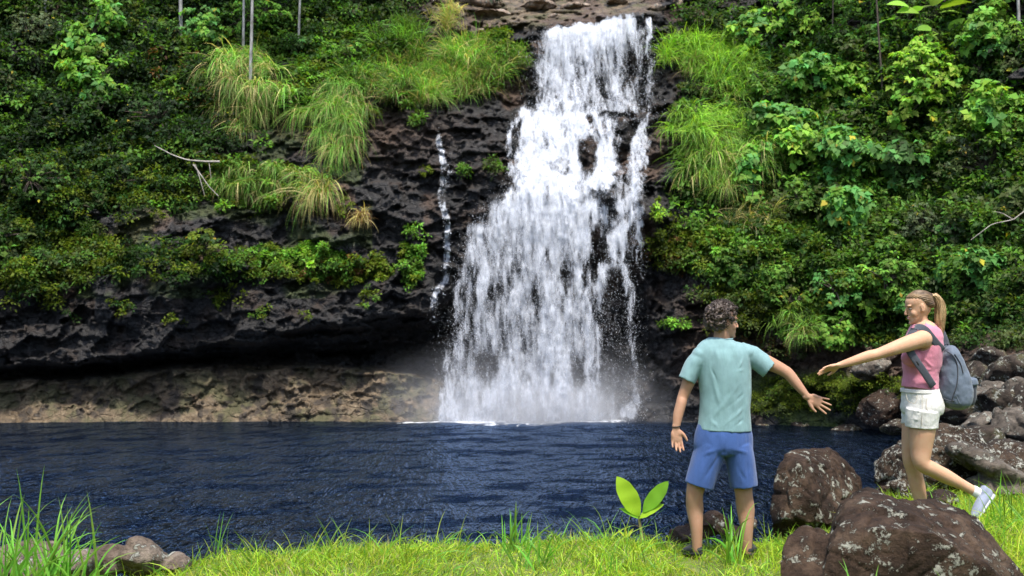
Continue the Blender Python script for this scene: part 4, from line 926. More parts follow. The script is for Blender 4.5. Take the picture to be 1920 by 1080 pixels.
# ------------------------------------------------------------------ people: materials
def skin_mat(name, c):
    g = G(name); n = g.noise(g.coord(), 14, 4, .6); n2 = g.noise(g.coord(), 90, 2)
    col = g.mix(g.ramp(n.outputs[0], [(.35, 0.0), (.7, .6)]), c, (c[0] * .9, c[1] * .72, c[2] * .66))
    b = g.bsdf(Base_Color=col, Roughness=.62, Normal=g.bump(n2.outputs[0], .3, .003)); b.inputs['Subsurface Weight'].default_value = .15; b.inputs['Subsurface Radius'].default_value = (.012, .005, .003)
    b.inputs['Specular IOR Level'].default_value = .35; b.inputs['Subsurface Scale'].default_value = 1.0
    return g.done(b)
def cloth_mat(name, c, weave=500, rough=.85, stain=.12, sheen=.2, bumps=.25):
    g = G(name); n = g.noise(g.coord(), 9, 5, .6); n2 = g.noise(g.coord(), weave, 1)
    col = g.mix(g.ramp(n.outputs[0], [(.35, 0.0), (.7, 1.0)]), tuple(x * (1 - stain) for x in c), tuple(min(1, x * (1 + stain)) for x in c))
    b = g.bsdf(Base_Color=col, Roughness=rough, Normal=g.bump(g.mix(.25, g.noise(g.coord((1.6, 1, .6)), 16, 5, .6).outputs[0], n2.outputs[0]), bumps * 1.8, .018)); b.inputs['Sheen Weight'].default_value = sheen; b.inputs['Specular IOR Level'].default_value = .2
    return g.done(b)
def hair_mat(name, c0, c1, sc, rough=.5):
    g = G(name); n = g.noise(g.coord(sc), 12, 4, .6, .3)
    return g.done(g.bsdf(Base_Color=g.ramp(n.outputs[0], [(.35, c0), (.65, c1)]), Roughness=rough, Normal=g.bump(n.outputs[0], .7, .01)))
def plain(name, c, rough=.5, spec=.4):
    g = G(name); n = g.noise(g.coord(), 60, 3); b = g.bsdf(Base_Color=g.mix(n.outputs[0], tuple(x * .85 for x in c), c), Roughness=rough); b.inputs['Specular IOR Level'].default_value = spec; return g.done(b)
M['skin_m'] = skin_mat('tanned_skin', (.40, .235, .15)); M['skin_w'] = skin_mat('light_tan_skin', (.56, .345, .22))
M['teal'] = cloth_mat('teal_jersey', (.205, .345, .36)); M['blue'] = cloth_mat('blue_short_fabric', (.045, .10, .285), rough=.8)
M['pink'] = cloth_mat('pink_ribbed_knit', (.60, .22, .30)); M['denim'] = cloth_mat('pale_denim', (.66, .65, .62), 300, stain=.1, bumps=.4)
M['denim_s'] = cloth_mat('denim_stitching', (.42, .38, .30)); M['pack'] = cloth_mat('grey_blue_canvas', (.11, .14, .185), 300, .7); M['pack_d'] = cloth_mat('dark_grey_canvas', (.035, .042, .055), 300, .7); M['strap'] = cloth_mat('strap_webbing', (.055, .062, .08), 400, .7)
M['hair_m'] = hair_mat('dark_curly_hair', (.014, .009, .007), (.085, .058, .042), (1, 1, 1)); M['hair_w'] = hair_mat('brown_blonde_hair', (.055, .03, .015), (.25, .16, .075), (.5, 2.2, 2.2))
M['pony'] = hair_mat('blonde_hair', (.26, .16, .07), (.66, .48, .25), (3, 3, .35)); M['shoe_d'] = plain('dark_shoe_fabric', (.05, .052, .06), .8); M['shoe_s'] = plain('black_rubber', (.02, .02, .02), .7)
M['shoe_g'] = cloth_mat('grey_lilac_mesh', (.24, .27, .36), 200, .8); M['sole_w'] = plain('pale_rubber', (.42, .44, .5), .6); M['lilac'] = plain('lilac_trim', (.38, .26, .5), .6)
M['white'] = plain('white_cotton', (.75, .74, .72), .9); M['black'] = plain('black_cord', (.015, .015, .015), .5); M['lip'] = plain('lips', (.42, .13, .11), .45); M['eyew'] = plain('eye_white', (.34, .29, .26), .5); M['iris'] = plain('dark_iris', (.02, .014, .01), .2)
MP = 7.0 / F
def Q(u, v, D=7.0): return P(u, v, D)
# ------------------------------------------------------------------ head in its own frame (x forward, y left, z up, chin at z=0)
class Head:
    def __init__(s, ear, fwd, up, h, fem=False):
        f = norm(np.array(fwd, float)); u = np.array(up, float); u = norm(u - f * (u @ f)); l = np.cross(u, f)
        s.R = np.stack([f, l, u]); s.h = h; s.k = h / .235; s.o = np.array(ear) - u * h * .47; s.fem = fem
    def w(s, p): return s.o + (np.asarray(p, float) * s.k) @ s.R
    def bl(s, p, r, sub=3): return ball(s.w(p), np.array(r) * s.k, None if False else s.R, sub)
    def sl(s, rows, n=36, seg=28):
        """stack of horizontal slices: (z, front, back, half width)"""
        rows = np.array(rows, float); r = cr(rows, n); th = np.arange(seg) * 2 * math.pi / seg; V = []
        for z, xf, xb, hw in r:
            hw = max(hw, .002); cx = (xf + xb) / 2; a = max((xf - xb) / 2, .002); V.append(np.stack([cx + a * np.sign(np.cos(th)) * np.abs(np.cos(th)) ** .92, hw * np.sin(th), z + th * 0], -1))
        V = s.w(np.concatenate(V)); Fc = [(i * seg + j, i * seg + (j + 1) % seg, (i + 1) * seg + (j + 1) % seg, (i + 1) * seg + j) for i in range(n - 1) for j in range(seg)]
        return V, Fc + [tuple(range(seg))[::-1], tuple((n - 1) * seg + j for j in range(seg))]
    def parts(s):
        j = .9 if s.fem else 1.0
        P_ = [s.sl([(.000,.080,.035,.014*j),(.010,.090,.005,.032*j),(.030,.092,-.030,.048*j),(.055,.090,-.062,.058*j),(.085,.088,-.085,.064),(.115,.084,-.097,.069),(.135,.086,-.101,.071),(.150,.090,-.102,.073),(.175,.086,-.101,.073),(.200,.070,-.090,.064),(.220,.042,-.068,.046),(.232,.012,-.038,.022),(.236,-.005,-.02,.006)]),
          s.bl((.086,0,.014),(.013,.017,.012)), s.bl((.054,.035,.080),(.026,.024,.030)), s.bl((.054,-.035,.080),(.026,.024,.030)),
          s.bl((.076,.030,.141),(.014,.026,.007)), s.bl((.076,-.030,.141),(.014,.026,.007)),
          s.bl((.089,0,.058),(.010,.020,.007)), s.bl((.088,0,.046),(.010,.018,.007)),
          s.bl((.104,.010,.082),(.010,.007,.007)), s.bl((.104,-.010,.082),(.010,.007,.007))]
        nt = .114 if s.fem else .118
        P_.append(limb([s.w((.086,0,.132)), s.w((.095,0,.112)), s.w((nt-.008,0,.090)), s.w((nt-.006,0,.084))], np.array([(.007,.007),(.008,.009),(.010,.010),(.009,.008)]) * s.k, s.R[1], 12, 14))
        for sg in (1, -1):
            P_.append(ball(s.w((-.004, sg * .076, .108)), np.array((.016,.006,.030)) * s.k, s.R)); P_.append(ball(s.w((.002, sg * .072, .088)), np.array((.010,.007,.012)) * s.k, s.R))
        return P_
    def dents(s, V, N):
        L = ((V - s.o) @ s.R.T) / s.k; d = np.zeros(len(V))
        def g(p, r, a):
            q = (L - np.array(p)) / np.array(r); return a * np.exp(-(q * q).sum(-1))
        for sg in (1, -1):
            d += g((.088, sg * .031, .118), (.014, .015, .010), -.0065 * (.55 if s.fem else 1)); d += g((-.001, sg * .082, .108), (.008, .008, .016), -.004); d += g((.09, sg * .027, .052), (.012, .006, .006), -.003)
        d += g((.10, 0, .052), (.02, .022, .0028), -.0045) + g((.1, 0, .031), (.02, .02, .006), -.003)
        return V + N * (d * s.k)[:, None]
    def eyes(s, par, lid=.0):
        for sg in (1, -1):
            V, Fc = ball(s.w((.073, sg * .031, .118)), np.array((.012,.012,.0055 if s.fem else .009)) * s.k, s.R); e = mesh_tri('eye', V, Fc, M['eyew'], par)
            V, Fc = ball(s.w((.0822, sg * .031, .117)), np.array((.0045,.005,.005)) * s.k, s.R, 2); mesh_tri('iris', V, Fc, M['iris'], e)
def mesh_tri(name, V, Fc, mat, parent=None, smooth=True):
    org = top_loc(parent); me = bpy.data.meshes.new(name); me.from_pydata((np.asarray(V) - org).tolist(), [], [tuple(int(x) for x in f) for f in Fc]); me.update()
    if smooth: me.polygons.foreach_set('use_smooth', np.ones(len(me.polygons), bool))
    me.materials.append(mat); return link(bpy.data.objects.new(name, me), parent)
def top_loc(o):
    if o is None: return np.zeros(3)
    while o.parent is not None: o = o.parent
    return np.array(o.location[:])
def part(name, VF, mat, parent): return mesh_np(name, VF[0], VF[1], mat, parent, True, origin=tuple(top_loc(parent)))
def hand(wr, f, t, curl=.25, sp=.12, k=1.0, n=None, fc=None):
    """palm and five fingers: wr wrist, f finger direction, t thumb side"""
    f = norm(np.array(f, float)); t = np.array(t, float); t = norm(t - f * (t @ f)); n = np.array(n, float); n = norm(n - f * (n @ f) - t * (n @ t))
    W = lambda a, b, c: np.array(wr) + (f * a + t * b + n * c) * k
    parts = [limb([W(-.02,0,0), W(.015,.0,0), W(.045,.002,0), W(.075,0,.0), W(.092,-.002,.0)], np.array([(.024,.019),(.027,.017),(.037,.0155),(.041,.0135),(.038,.010)]) * k, t, 14, 20, pw=2.4, cap=.7),
      ball(W(.035,.022,.007), np.array((.026,.017,.013)) * k, np.stack([f, t, n])), ball(W(.045,-.026,.006), np.array((.03,.013,.011)) * k, np.stack([f, t, n]))]
    for i, (o, L, r, st) in enumerate([(.030,.070,.0086,.088),(.0105,.078,.0089,.092),(-.0105,.072,.0085,.089),(-.0295,.056,.0076,.080)]):
        a = sp * (1.5 - i) * (1.1 if i in (0, 3) else 1); c = curl * (1 + .18 * i) if fc is None else fc[i]; p = W(st - .012, o, 0); pts = [p]; d = norm(f * math.cos(a) + t * math.sin(a))
        for s_, ang in ((.02, 0), (.40, c * .5), (.33, c), (.25, c * 1.4)):
            dd = norm(d * math.cos(ang) + n * math.sin(ang)); p = p + dd * (L * k * s_ + (.012 * k if s_ == .02 else 0)); pts.append(p)
        parts.append(limb(pts, np.array([r, r * 1.05, r * 1.0, r * .93, r * .78]) * k, t, 22, 12))
    th = [W(.018,.020,.004), W(.042,.044,.010), W(.066,.060,.014), W(.088,.068,.016)]
    parts.append(limb(th, np.array([.013,.0125,.0098,.0078]) * k, n, 18, 12))
    return parts
def hem_open(V, Fc, cuts):
    """opens a garment: removes the closing faces around each (point, outward axis, radius)"""
    c = V[Fc].mean(1); nr = norm(np.cross(V[Fc[:, 2]] - V[Fc[:, 0]], V[Fc[:, 3]] - V[Fc[:, 1]])); k = np.ones(len(Fc), bool)
    for p, ax, r, tol in cuts:
        ax = norm(np.array(ax, float)); s = (c - p) @ ax; rr = np.linalg.norm((c - p) - s[:, None] * ax, axis=1); k &= ~((s > -tol) & (s < .05) & (rr < r * 1.3) & (nr @ ax > .6))
    return keepf(V, Fc, k)
def folds(V, N, fl):
    """creases: (a, b, width, depth) lines in space"""
    d = np.zeros(len(V))
    for a, b, w, amp in fl:
        a = np.array(a); b = np.array(b); ab = b - a; t = np.clip(((V - a) @ ab) / (ab @ ab), 0, 1); r = np.linalg.norm(V - a - t[:, None] * ab, axis=1)
        x = r / w; d += amp * np.exp(-x * x) * np.sin(np.pi * np.clip(t, .03, .97)) ** .5
    return V + N * d[:, None]
def solid(o, th):
    m = o.modifiers.new('thickness', 'SOLIDIFY'); m.thickness = th; m.offset = -1; return o
def shoe(par, heel, toe, up, ankle, mats, k=1.0, collar=None):
    """low sneaker: fused upper, sole, laces"""
    heel = np.array(heel); toe = np.array(toe); f = toe - heel; L = np.linalg.norm(f); f = f / L; up = np.array(up, float); up = norm(up - f * (up @ f)); s = np.cross(up, f)
    W = lambda a, b, c: heel + f * a * L + s * b * k + up * c * k
    up_p = [limb([W(.06,0,.045), W(.22,0,.048), W(.42,0,.045), W(.62,0,.040), W(.80,0,.030), W(.93,0,.026)], np.array([(.030,.038),(.036,.042),(.039,.037),(.044,.030),(.044,.024),(.032,.019)]) * k, s, 24, 20),
      limb([W(.14,0,.06), W(.17,0,.095)], np.array([(.032,.045),(.034,.044)]) * k, s, 8, 20, cap=.3)]
    V, Fc = fuse(up_p, .006, 4); u = part('upper', (V, Fc), mats[0], par)
    sp_ = limb([W(.03,0,.010), W(.25,0,.010), W(.5,0,.010), W(.72,0,.010), W(.95,0,.012)], np.array([(.034,.014),(.038,.014),(.036,.013),(.047,.013),(.036,.012)]) * k, s, 24, 20, pw=3)
    V, Fc = fuse([sp_], .006, 2); part('sole', (V, Fc), mats[1], par)
    lc = [tube([W(a, -.022, .07 - a * .045), W(a + .02, 0, .088 - a * .06), W(a, .022, .07 - a * .045)], .0035, 6) for a in (.38, .46, .54, .62)]
    part('laces', join(lc), mats[2], par)
    return u
# ------------------------------------------------------------------ man
man = thing('person', Q(1352, 1043), 'curly-haired man seen from behind in a teal t-shirt and blue shorts', 'person')
hm = Head(Q(1357, 604, 7.0), (.95, .30, -.06), (.10, 0, 1), .232)
body = hm.parts()
body += [limb([Q(1352,652,7.0), Q(1353,636,7.0), Q(1354,620,7.0), Q(1355,604,7.02)], [(.062,.056),(.058,.058),(.055,.058),(.055,.06)], (1,0,0)),
 limb([Q(1355,680), Q(1356,695), Q(1359,730), Q(1358,780), Q(1356,808)], [(.14,.07),(.165,.10),(.150,.10),(.145,.10),(.15,.10)], (1,0,0)),
 limb([Q(1314,668), Q(1296,705,7.0), Q(1281,742,7.01), Q(1277,757,6.99), Q(1271,780,6.97), Q(1267.5,804,6.95)], [(.055,.055),(.048,.050),(.038,.041),(.037,.041),(.035,.034),(.024,.021)], (1,0,0)),
 limb([Q(1399,662), Q(1436,678,6.99), Q(1468,694,6.97), Q(1480,703,6.96), Q(1498,725,6.94), Q(1515,745,6.92)], [(.055,.055),(.048,.050),(.040,.042),(.040,.040),(.033,.033),(.024,.020)], (0,1,0)),
 limb([Q(1330,830), Q(1315,880), Q(1303,922,7.0), Q(1303,955,7.02), Q(1306,990,7.0), Q(1307,1030,7.0)], [(.09,.095),(.078,.085),(.060,.062),(.059,.060),(.043,.045),(.034,.040)], (1,0,0)),
 limb([Q(1383,830), Q(1390,880), Q(1394,922,7.0), Q(1398,955,7.02), Q(1400,990,7.0), Q(1400,1034,7.0)], [(.09,.095),(.078,.085),(.061,.062),(.062,.062),(.045,.046),(.034,.040)], (1,0,0))]
body += hand(Q(1267, 803, 6.95), (.06, -.15, -1), (1, 0, .05), n=(0, -1, 0), curl=.35, sp=.06, k=1.0)
body += hand(Q(1514, 744, 6.92), (1, -.1, -.48), (-.45, 0, -1), n=(0, -1, 0), curl=.12, sp=.15, k=1.03)
V, Fc = fuse(body, .0042, 5, .5); V = hm.dents(V, vnorm(V, Fc)); part('body', (V, Fc), M['skin_m'], man)
hm.eyes(man)
# curly hair
r_ = np.random.default_rng(5); cu = []
for i in range(420):
    a = r_.normal(size=3); a /= np.linalg.norm(a); a[0] -= .12
    q = np.array([-.012, 0, .135]) + a * np.array([.114, .094, .116])
    if q[2] < .052 + max(0, q[0] + .02) * 1.1 or (q[0] > .040 and q[2] < .20) or (q[0] > -.002 and q[2] < .135) : continue
    if abs(q[1]) > .055 and q[0] > -.034 and q[2] < .130: continue
    rr = r_.uniform(.008, .015); cu.append(hm.bl(q + r_.normal(size=3) * .004, (rr, rr, rr), 2))
cu.append(hm.bl((-.016, 0, .145), (.098, .077, .098)))
V, Fc = fuse(cu, .0045, 2); N = vnorm(V, Fc); V = V + N * (.009 * fbm(V * 45, 3, 4) + .004 * vn(V * 130, 7))[:, None]
k = V @ hm.R[0] - hm.o @ hm.R[0] < 9; hair = part('hair', (V, Fc), M['hair_m'], man)
lk = []
for i in range(620):
    a = r_.normal(size=3); a /= np.linalg.norm(a); q = np.array([-.016, 0, .140]) + a * np.array([.122, .102, .122]) * r_.uniform(.95, 1.08)
    if q[2] < .06 + max(0, q[0] + .02) * 1.1 or (q[0] > .042 and q[2] < .20) or (q[0] > -.002 and q[2] < .135): continue
    c = hm.w(q); x = norm(np.cross(a @ hm.R, r_.normal(size=3))); y = norm(np.cross(a @ hm.R, x)) ; th = np.linspace(0, r_.uniform(3, 6), 8); R0 = r_.uniform(.006, .012)
    lk.append(tube(c + (np.cos(th)[:, None] * x + np.sin(th)[:, None] * y) * R0 + (a @ hm.R) * (th * .0015)[:, None], .0022, 4))
part('curls', join(lk), M['hair_m'], hair)
# shirt
sh = [limb([Q(1355,634), Q(1354,641), Q(1354,651), Q(1355,668), Q(1358,700), Q(1360,740), Q(1359,772), Q(1358,807)], [(.072,.066),(.125,.085),(.178,.108),(.200,.13),(.185,.14),(.178,.136),(.178,.132),(.193,.138)], (1,0,0), 44, 40, cap=0),
 limb([Q(1325,668), Q(1306,680), Q(1296,696), Q(1287,713.5)], [(.07,.085),(.066,.078),(.060,.07),(.058,.066)], (1,0,0), 20, 28, cap=0),
 limb([Q(1388,664), Q(1412,670), Q(1428,682,6.99), Q(1442.5,693,6.98)], [(.085,.07),(.075,.072),(.070,.07),(.069,.067)], (0,0,1), 20, 28, cap=0),
 ball(Q(1314,666),(.062,.08,.058)), ball(Q(1400,662),(.062,.08,.058))]
V, Fc = fuse(sh, .006, 5); 
V, Fc = hem_open(V, Fc, [(Q(1358,807),(0,0,-1),.22,.02),(Q(1287,713.5),Q(1287,713.5)-Q(1296,696),.08,.02),(Q(1442.5,693,6.98),Q(1442.5,693,6.98)-Q(1428,682,6.99),.09,.02)])
N = vnorm(V, Fc); pl = V.copy()
V = V + N * (.008 * fbm(V * np.array([9, 5, 2.6]), 3, 5) + .006 * fbm(V * np.array([24, 10, 6]), 2, 9))[:, None]
q = lambda u, v, D=6.88: Q(u, v, D)
V = folds(V, N, [(q(1316,672),q(1330,720),.008,.007),(q(1322,668),q(1345,715),.007,-.006),(q(1312,690),q(1326,740),.008,.007),(q(1318,705),q(1322,770),.010,.007),(q(1400,662),q(1385,690),.008,.006),(q(1404,690),q(1372,700),.012,.003),
 (q(1403,760),q(1352,800),.012,.007),(q(1405,780),q(1370,803),.009,-.006),(q(1312,770),q(1345,800),.012,.006),(q(1385,720),q(1340,780),.016,.006),(q(1400,735),q(1355,770),.012,-.005),(q(1330,690),q(1350,760),.014,.005),(q(1295,690),q(1306,700),.007,.007),(q(1290,702),q(1303,708),.006,-.005),(q(1412,664),q(1440,684),.008,-.007),(q(1410,672),q(1434,690),.007,.006),(q(1308,690),q(1303,712),.008,-.008),(q(1340,648),q(1352,690),.014,.004),(q(1372,650),q(1360,700),.016,-.004)])
shirt = solid(part('t_shirt', (V, Fc), M['teal'], man), .004)
th = np.linspace(0, 2 * math.pi, 29); cc = Q(1355, 636.5)
part('collar', tube([cc + np.array([(.068) * math.cos(a), .064 * math.sin(a), .006 * math.cos(a) - .012 * (math.sin(a) > 0) * math.sin(a)]) for a in th], .0055, 8), M['teal'], shirt)
# shorts
so_ = [limb([Q(1358,798), Q(1357,815), Q(1356,835), Q(1356,848)], [(.182,.125),(.198,.135),(.205,.138),(.195,.125)], (1,0,0), 24, 36, cap=.2),
 limb([Q(1334,835), Q(1323,870), Q(1311,911)], [(.108,.125),(.104,.118),(.100,.112)], (1,0,0), 24, 32, cap=0),
 limb([Q(1380,835), Q(1389,870), Q(1394.5,912)], [(.108,.125),(.100,.118),(.094,.110)], (1,0,0), 24, 32, cap=0)]
V, Fc = fuse(so_, .006, 5); V, Fc = hem_open(V, Fc, [(Q(1311,911),(-.1,0,-1),.12,.02),(Q(1394.5,912),(.05,0,-1),.12,.02)])
N = vnorm(V, Fc); V = V + N * (.008 * fbm(V * np.array([10, 5, 3]), 3, 15) + .004 * fbm(V * np.array([26, 10, 6]), 2, 19))[:, None]
V = folds(V, N, [(q(1355,845),q(1320,900),.012,-.008),(q(1350,840),q(1300,860),.014,.006),(q(1360,845),q(1400,905),.013,-.008),(q(1362,838),q(1405,850),.014,.006),(q(1355,830),q(1357,852),.012,-.018),(q(1340,860),q(1335,910),.01,.008),(q(1375,865),q(1378,908),.01,.007),(q(1325,860),q(1312,905),.012,.006),(q(1402,870),q(1404,905),.01,-.006)])
shorts = solid(part('shorts', (V, Fc), M['blue'], man), .004)
th = np.linspace(0, 2 * math.pi, 19); wc = Q(1268, 799.5, 6.952)
part('bracelet', tube([wc + np.array([.030 * math.cos(a), .026 * math.sin(a), .004 * math.cos(a)]) for a in th], .0035, 6), M['black'], man)
for (hx, tx) in (((1312,1041,6.97),(1283,1040,7.14)),((1401,1043,6.97),(1410,1035,7.2))):
    rt = bpy.data.objects.new('shoe', None); link(rt, man); shoe(rt, Q(*hx), Q(*tx) , (0, 0, 1), None, (M['shoe_d'], M['shoe_s'], M['black']), 1.0)
    a, b = Q(*hx), Q(*tx)
# ------------------------------------------------------------------ woman
wom = thing('person', Q(1725, 985), 'woman with a blonde ponytail in a pink top and pale denim shorts', 'person')
hw = Head(Q(1723, 577, 7.0), (-.98, .06, -.22), (-.12, 0, 1), .222, True)
NA = 6.84
wb = hw.parts()
wb += [limb([Q(1737,625), Q(1732,610), Q(1727,598), Q(1725,584)], [(.060,.062),(.046,.045),(.043,.043),(.05,.05)], (1,0,0)),
 limb([Q(1733,622), Q(1732,645), Q(1729,670), Q(1727,700), Q(1727,735), Q(1729,765)], [(.085,.12),(.110,.15),(.108,.135),(.10,.12),(.105,.132),(.105,.135)], (1,0,0), 36, 30),
 ball(Q(1729,636,6.86),(.068,.058,.062)), ball(Q(1729,636,7.14),(.068,.058,.062)), ball(Q(1710,672,6.91),(.062,.055,.052)), ball(Q(1710,672,7.09),(.062,.055,.052)),
 limb([Q(1728,636,6.86), Q(1700,645,6.82), Q(1668,656,6.80), Q(1645,664,6.80), Q(1628,668,6.80), Q(1600,677,6.81), Q(1573,685,6.83)], [(.058,.058),(.054,.052),(.043,.043),(.037,.036),(.038,.036),(.031,.029),(.021,.019)], (0,0,1)),
 limb([Q(1730,636,7.14), Q(1738,670,7.18), Q(1742,705,7.2), Q(1738,735,7.19), Q(1732,765,7.17)], [(.05,.05),(.042,.042),(.036,.036),(.032,.032),(.022,.02)], (0,1,0)),
 limb([Q(1731,772,6.925), Q(1729,805,6.92), Q(1727,840,6.92), Q(1729,868,6.91), Q(1752,882,6.91), Q(1775,894,6.92), Q(1808,911,6.92), Q(1840,928,6.92)], [(.092,.088),(.092,.088),(.075,.073),(.060,.058),(.054,.052),(.052,.050),(.036,.036),(.031,.034)], (0,1,0), 44, 26),
 limb([Q(1721,765,7.09), Q(1716,805,7.08), Q(1710,840,7.08), Q(1708,862,7.08), Q(1714,885,7.09), Q(1721,915,7.09), Q(1727,945,7.09), Q(1729,972,7.09)], [(.10,.10),(.088,.09),(.068,.07),(.056,.056),(.052,.052),(.052,.052),(.040,.040),(.030,.034)], (0,1,0), 40, 26)]
wb += hand(Q(1574, 685, 6.83), (-1, .05, -.28), (0, .80, -.6), n=(0, -.6, -.8), curl=.16, sp=.10, k=.93)
wb += hand(Q(1732, 765, 7.17), (-.1, 0, -1), (-1, 0, 0), n=(0, -1, 0), curl=.4, sp=.04, k=.9)
V, Fc = fuse(wb, .0042, 5, .5); V = hw.dents(V, vnorm(V, Fc)); part('body', (V, Fc), M['skin_w'], wom)
hw.eyes(wom)
V, Fc = hw.bl((.0965, 0, .0515), (.005, .017, .0038)); mesh_tri('teeth', V, Fc, M['white'], wom)
V, Fc = fuse([hw.bl((.0965, 0, .058), (.007, .021, .0038)), hw.bl((.0945, 0, .0450), (.007, .018, .0048))], .0015, 2); part('lips', (V, Fc), M['lip'], wom)
for s in (1, -1): part('eyebrow', tube([hw.w((.094, s * .014, .139)), hw.w((.092, s * .03, .1435)), hw.w((.08, s * .047, .139))], .0022, 6), M['hair_w'], wom)
# hair cap
cap = hw.sl([(.090,-.07,-.098,.03),(.100,-.045,-.109,.060),(.120,-.014,-.113,.0755),(.145,.002,-.112,.0775),(.165,.030,-.111,.0785),(.185,.066,-.108,.0775),(.205,.072,-.096,.069),(.224,.046,-.073,.050),(.237,.012,-.04,.024),(.240,-.008,-.02,.006)])
V, Fc = fuse([cap, hw.bl((-.085, 0, .175), (.035, .035, .03))], .004, 4)
N = vnorm(V, Fc); L = ((V - hw.o) @ hw.R.T) / hw.k; ang = np.arctan2(L[:, 1], L[:, 2] - .15)
V = V + N * (.0022 * np.sin(ang * 38 + 3 * fbm(V * 14, 2, 2)) + .003 * fbm(V * 30, 2, 3))[:, None]; hairw = part('hair', (V, Fc), M['hair_w'], wom)
th = np.linspace(0, 2 * math.pi, 13); tc = Q(1747, 556); part('hair_tie', tube([tc + np.array([.004 * math.cos(a), .016 * math.cos(a), .016 * math.sin(a)]) for a in th], .006, 6), M['lip'], hairw)
pc = np.array([Q(1744,556), Q(1753,555), Q(1760,566), Q(1763,582), Q(1762,600), Q(1764,618), Q(1766,628)]); pr = np.array([.016,.026,.034,.038,.033,.019,.006])
pony = [limb(pc, np.stack([pr * .8, pr], -1), (1, 0, 0), 30, 20)]
V, Fc = fuse(pony, .004, 2); N = vnorm(V, Fc); V = V + N * (.006 * fbm(V * np.array([60, 60, 6]), 3, 4))[:, None]; ponyo = part('ponytail', (V, Fc), M['pony'], hairw)
st = []
for i in range(150):
    a = r_.random() * 6.28; w_ = r_.uniform(.75, 1.12); o_ = np.array([math.cos(a) * .8, math.sin(a), 0]); ph = r_.random() * 6
    c = cr(pc, 16); rr = np.interp(np.linspace(0, 1, 16), np.linspace(0, 1, 7), pr); c = c + o_ * (rr * w_ + .003)[:, None] + .005 * np.sin(np.linspace(0, 7, 16) + ph)[:, None] * np.array([1, .3, 0]); st.append(tube(c[:r_.integers(11, 17)], .0016, 4))
part('strands', join(st), M['pony'], ponyo) if False else mesh_np('strands', *join(st), M['pony'], ponyo, True, origin=tuple(top_loc(ponyo)))
# tank top
tk = [limb([Q(1737,605), Q(1735,613), Q(1734,624), Q(1732,644), Q(1729,664), Q(1728,684), Q(1727,704), Q(1725,728)], [(.064,.064),(.090,.115),(.113,.140),(.125,.155),(.130,.150),(.128,.140),(.115,.132),(.119,.150)], (1,0,0), 40, 40, cap=0),
 ball(Q(1709,671,6.91),(.070,.062,.060)), ball(Q(1709,671,7.09),(.070,.062,.060))]
V, Fc = fuse(tk, .0055, 6)
c = V[Fc].mean(1); uu = 960 + c[:, 0] / c[:, 1] * F; vv = 613 + (CAMZ - c[:, 2]) / c[:, 1] * F
arm = (((uu - 1729) / 21) ** 2 + ((vv - 638) / 20) ** 2 < 1) & (np.abs(c[:, 1] - 7.0) > .055)
arm |= (vv < 608.5) & (uu < 1735)
V, Fc = keepf(V, Fc, ~arm); V, Fc = hem_open(V, Fc, [(Q(1725,728),(0,0,-1),.18,.02)])
N = vnorm(V, Fc); V = V + N * (.005 * fbm(V * np.array([12, 8, 8]), 3, 25) + .003 * fbm(V * np.array([10, 10, 30]), 2, 29))[:, None]
q = lambda u, v, D=6.86: Q(u, v, D)
V = folds(V, N, [(q(1748,705),q(1728,716),.006,.006),(q(1750,695),q(1722,690),.008,.006),(q(1752,716),q(1735,722),.005,-.005),(q(1748,688),q(1732,672),.008,.005),(q(1702,690),q(1722,700),.010,.004),(q(1754,700),q(1738,708),.005,-.005)])
solid(part('tank_top', (V, Fc), M['pink'], wom), .004)
# denim shorts
ds = [limb([Q(1725,729), Q(1727,744), Q(1729,762), Q(1729,774)], [(.118,.150),(.128,.165),(.138,.178),(.13,.17)], (1,0,0), 24, 36, cap=.1),
 limb([Q(1731,768,6.91), Q(1729,785,6.915), Q(1728,801,6.92)], [(.116,.105),(.110,.102),(.108,.100)], (1,0,0), 16, 32, cap=0),
 limb([Q(1722,768,7.09), Q(1719,785,7.085), Q(1716,800,7.08)], [(.110,.105),(.104,.102),(.098,.100)], (1,0,0), 16, 32, cap=0)]
V, Fc = fuse(ds, .0055, 5); V, Fc = hem_open(V, Fc, [(Q(1728,801,6.92),(0,0,-1),.12,.02),(Q(1716,800,7.08),(0,0,-1),.12,.02)])
N = vnorm(V, Fc); V = V + N * (.005 * fbm(V * 12, 3, 35) + .0025 * fbm(V * np.array([20, 20, 40]), 2, 39))[:, None]
V = folds(V, N, [(q(1750,742,6.83),q(1738,764,6.8),.005,.006),(q(1700,772,6.83),q(1745,776,6.82),.007,-.005),(q(1698,785,6.85),q(1750,789,6.82),.006,.005),(q(1728,740,6.83),q(1728,800,6.82),.0035,.005),(q(1697,748,6.84),q(1712,758,6.82),.006,-.006),(q(1692,797,6.88),q(1755,799,6.83),.004,.004)])
dsh = solid(part('denim_shorts', (V, Fc), M['denim'], wom), .005)
th = np.linspace(0, 2 * math.pi, 41); wc = Q(1725, 732)
wbn = limb([Q(1725,729), Q(1725,736)], [(.123,.154),(.126,.157)], (1,0,0), 6, 40, cap=0); mesh_tri('waistband', *wbn, M['denim'], dsh)
for nm_, pts_, r_w in (('seam', [(1729,738,6.835),(1729,765,6.818),(1728,799,6.815)], .0022), ('pocket', [(1737,748,6.84),(1738,768,6.822),(1754,768,6.86),(1755,748,6.88)], .0022), ('pocket', [(1699,740,6.86),(1703,752,6.835),(1716,756,6.822),(1720,740,6.835)], .0022)):
    part(nm_, tube(cr(np.array([Q(*p) for p in pts_]), 16), r_w, 6), M['denim_s'], dsh)
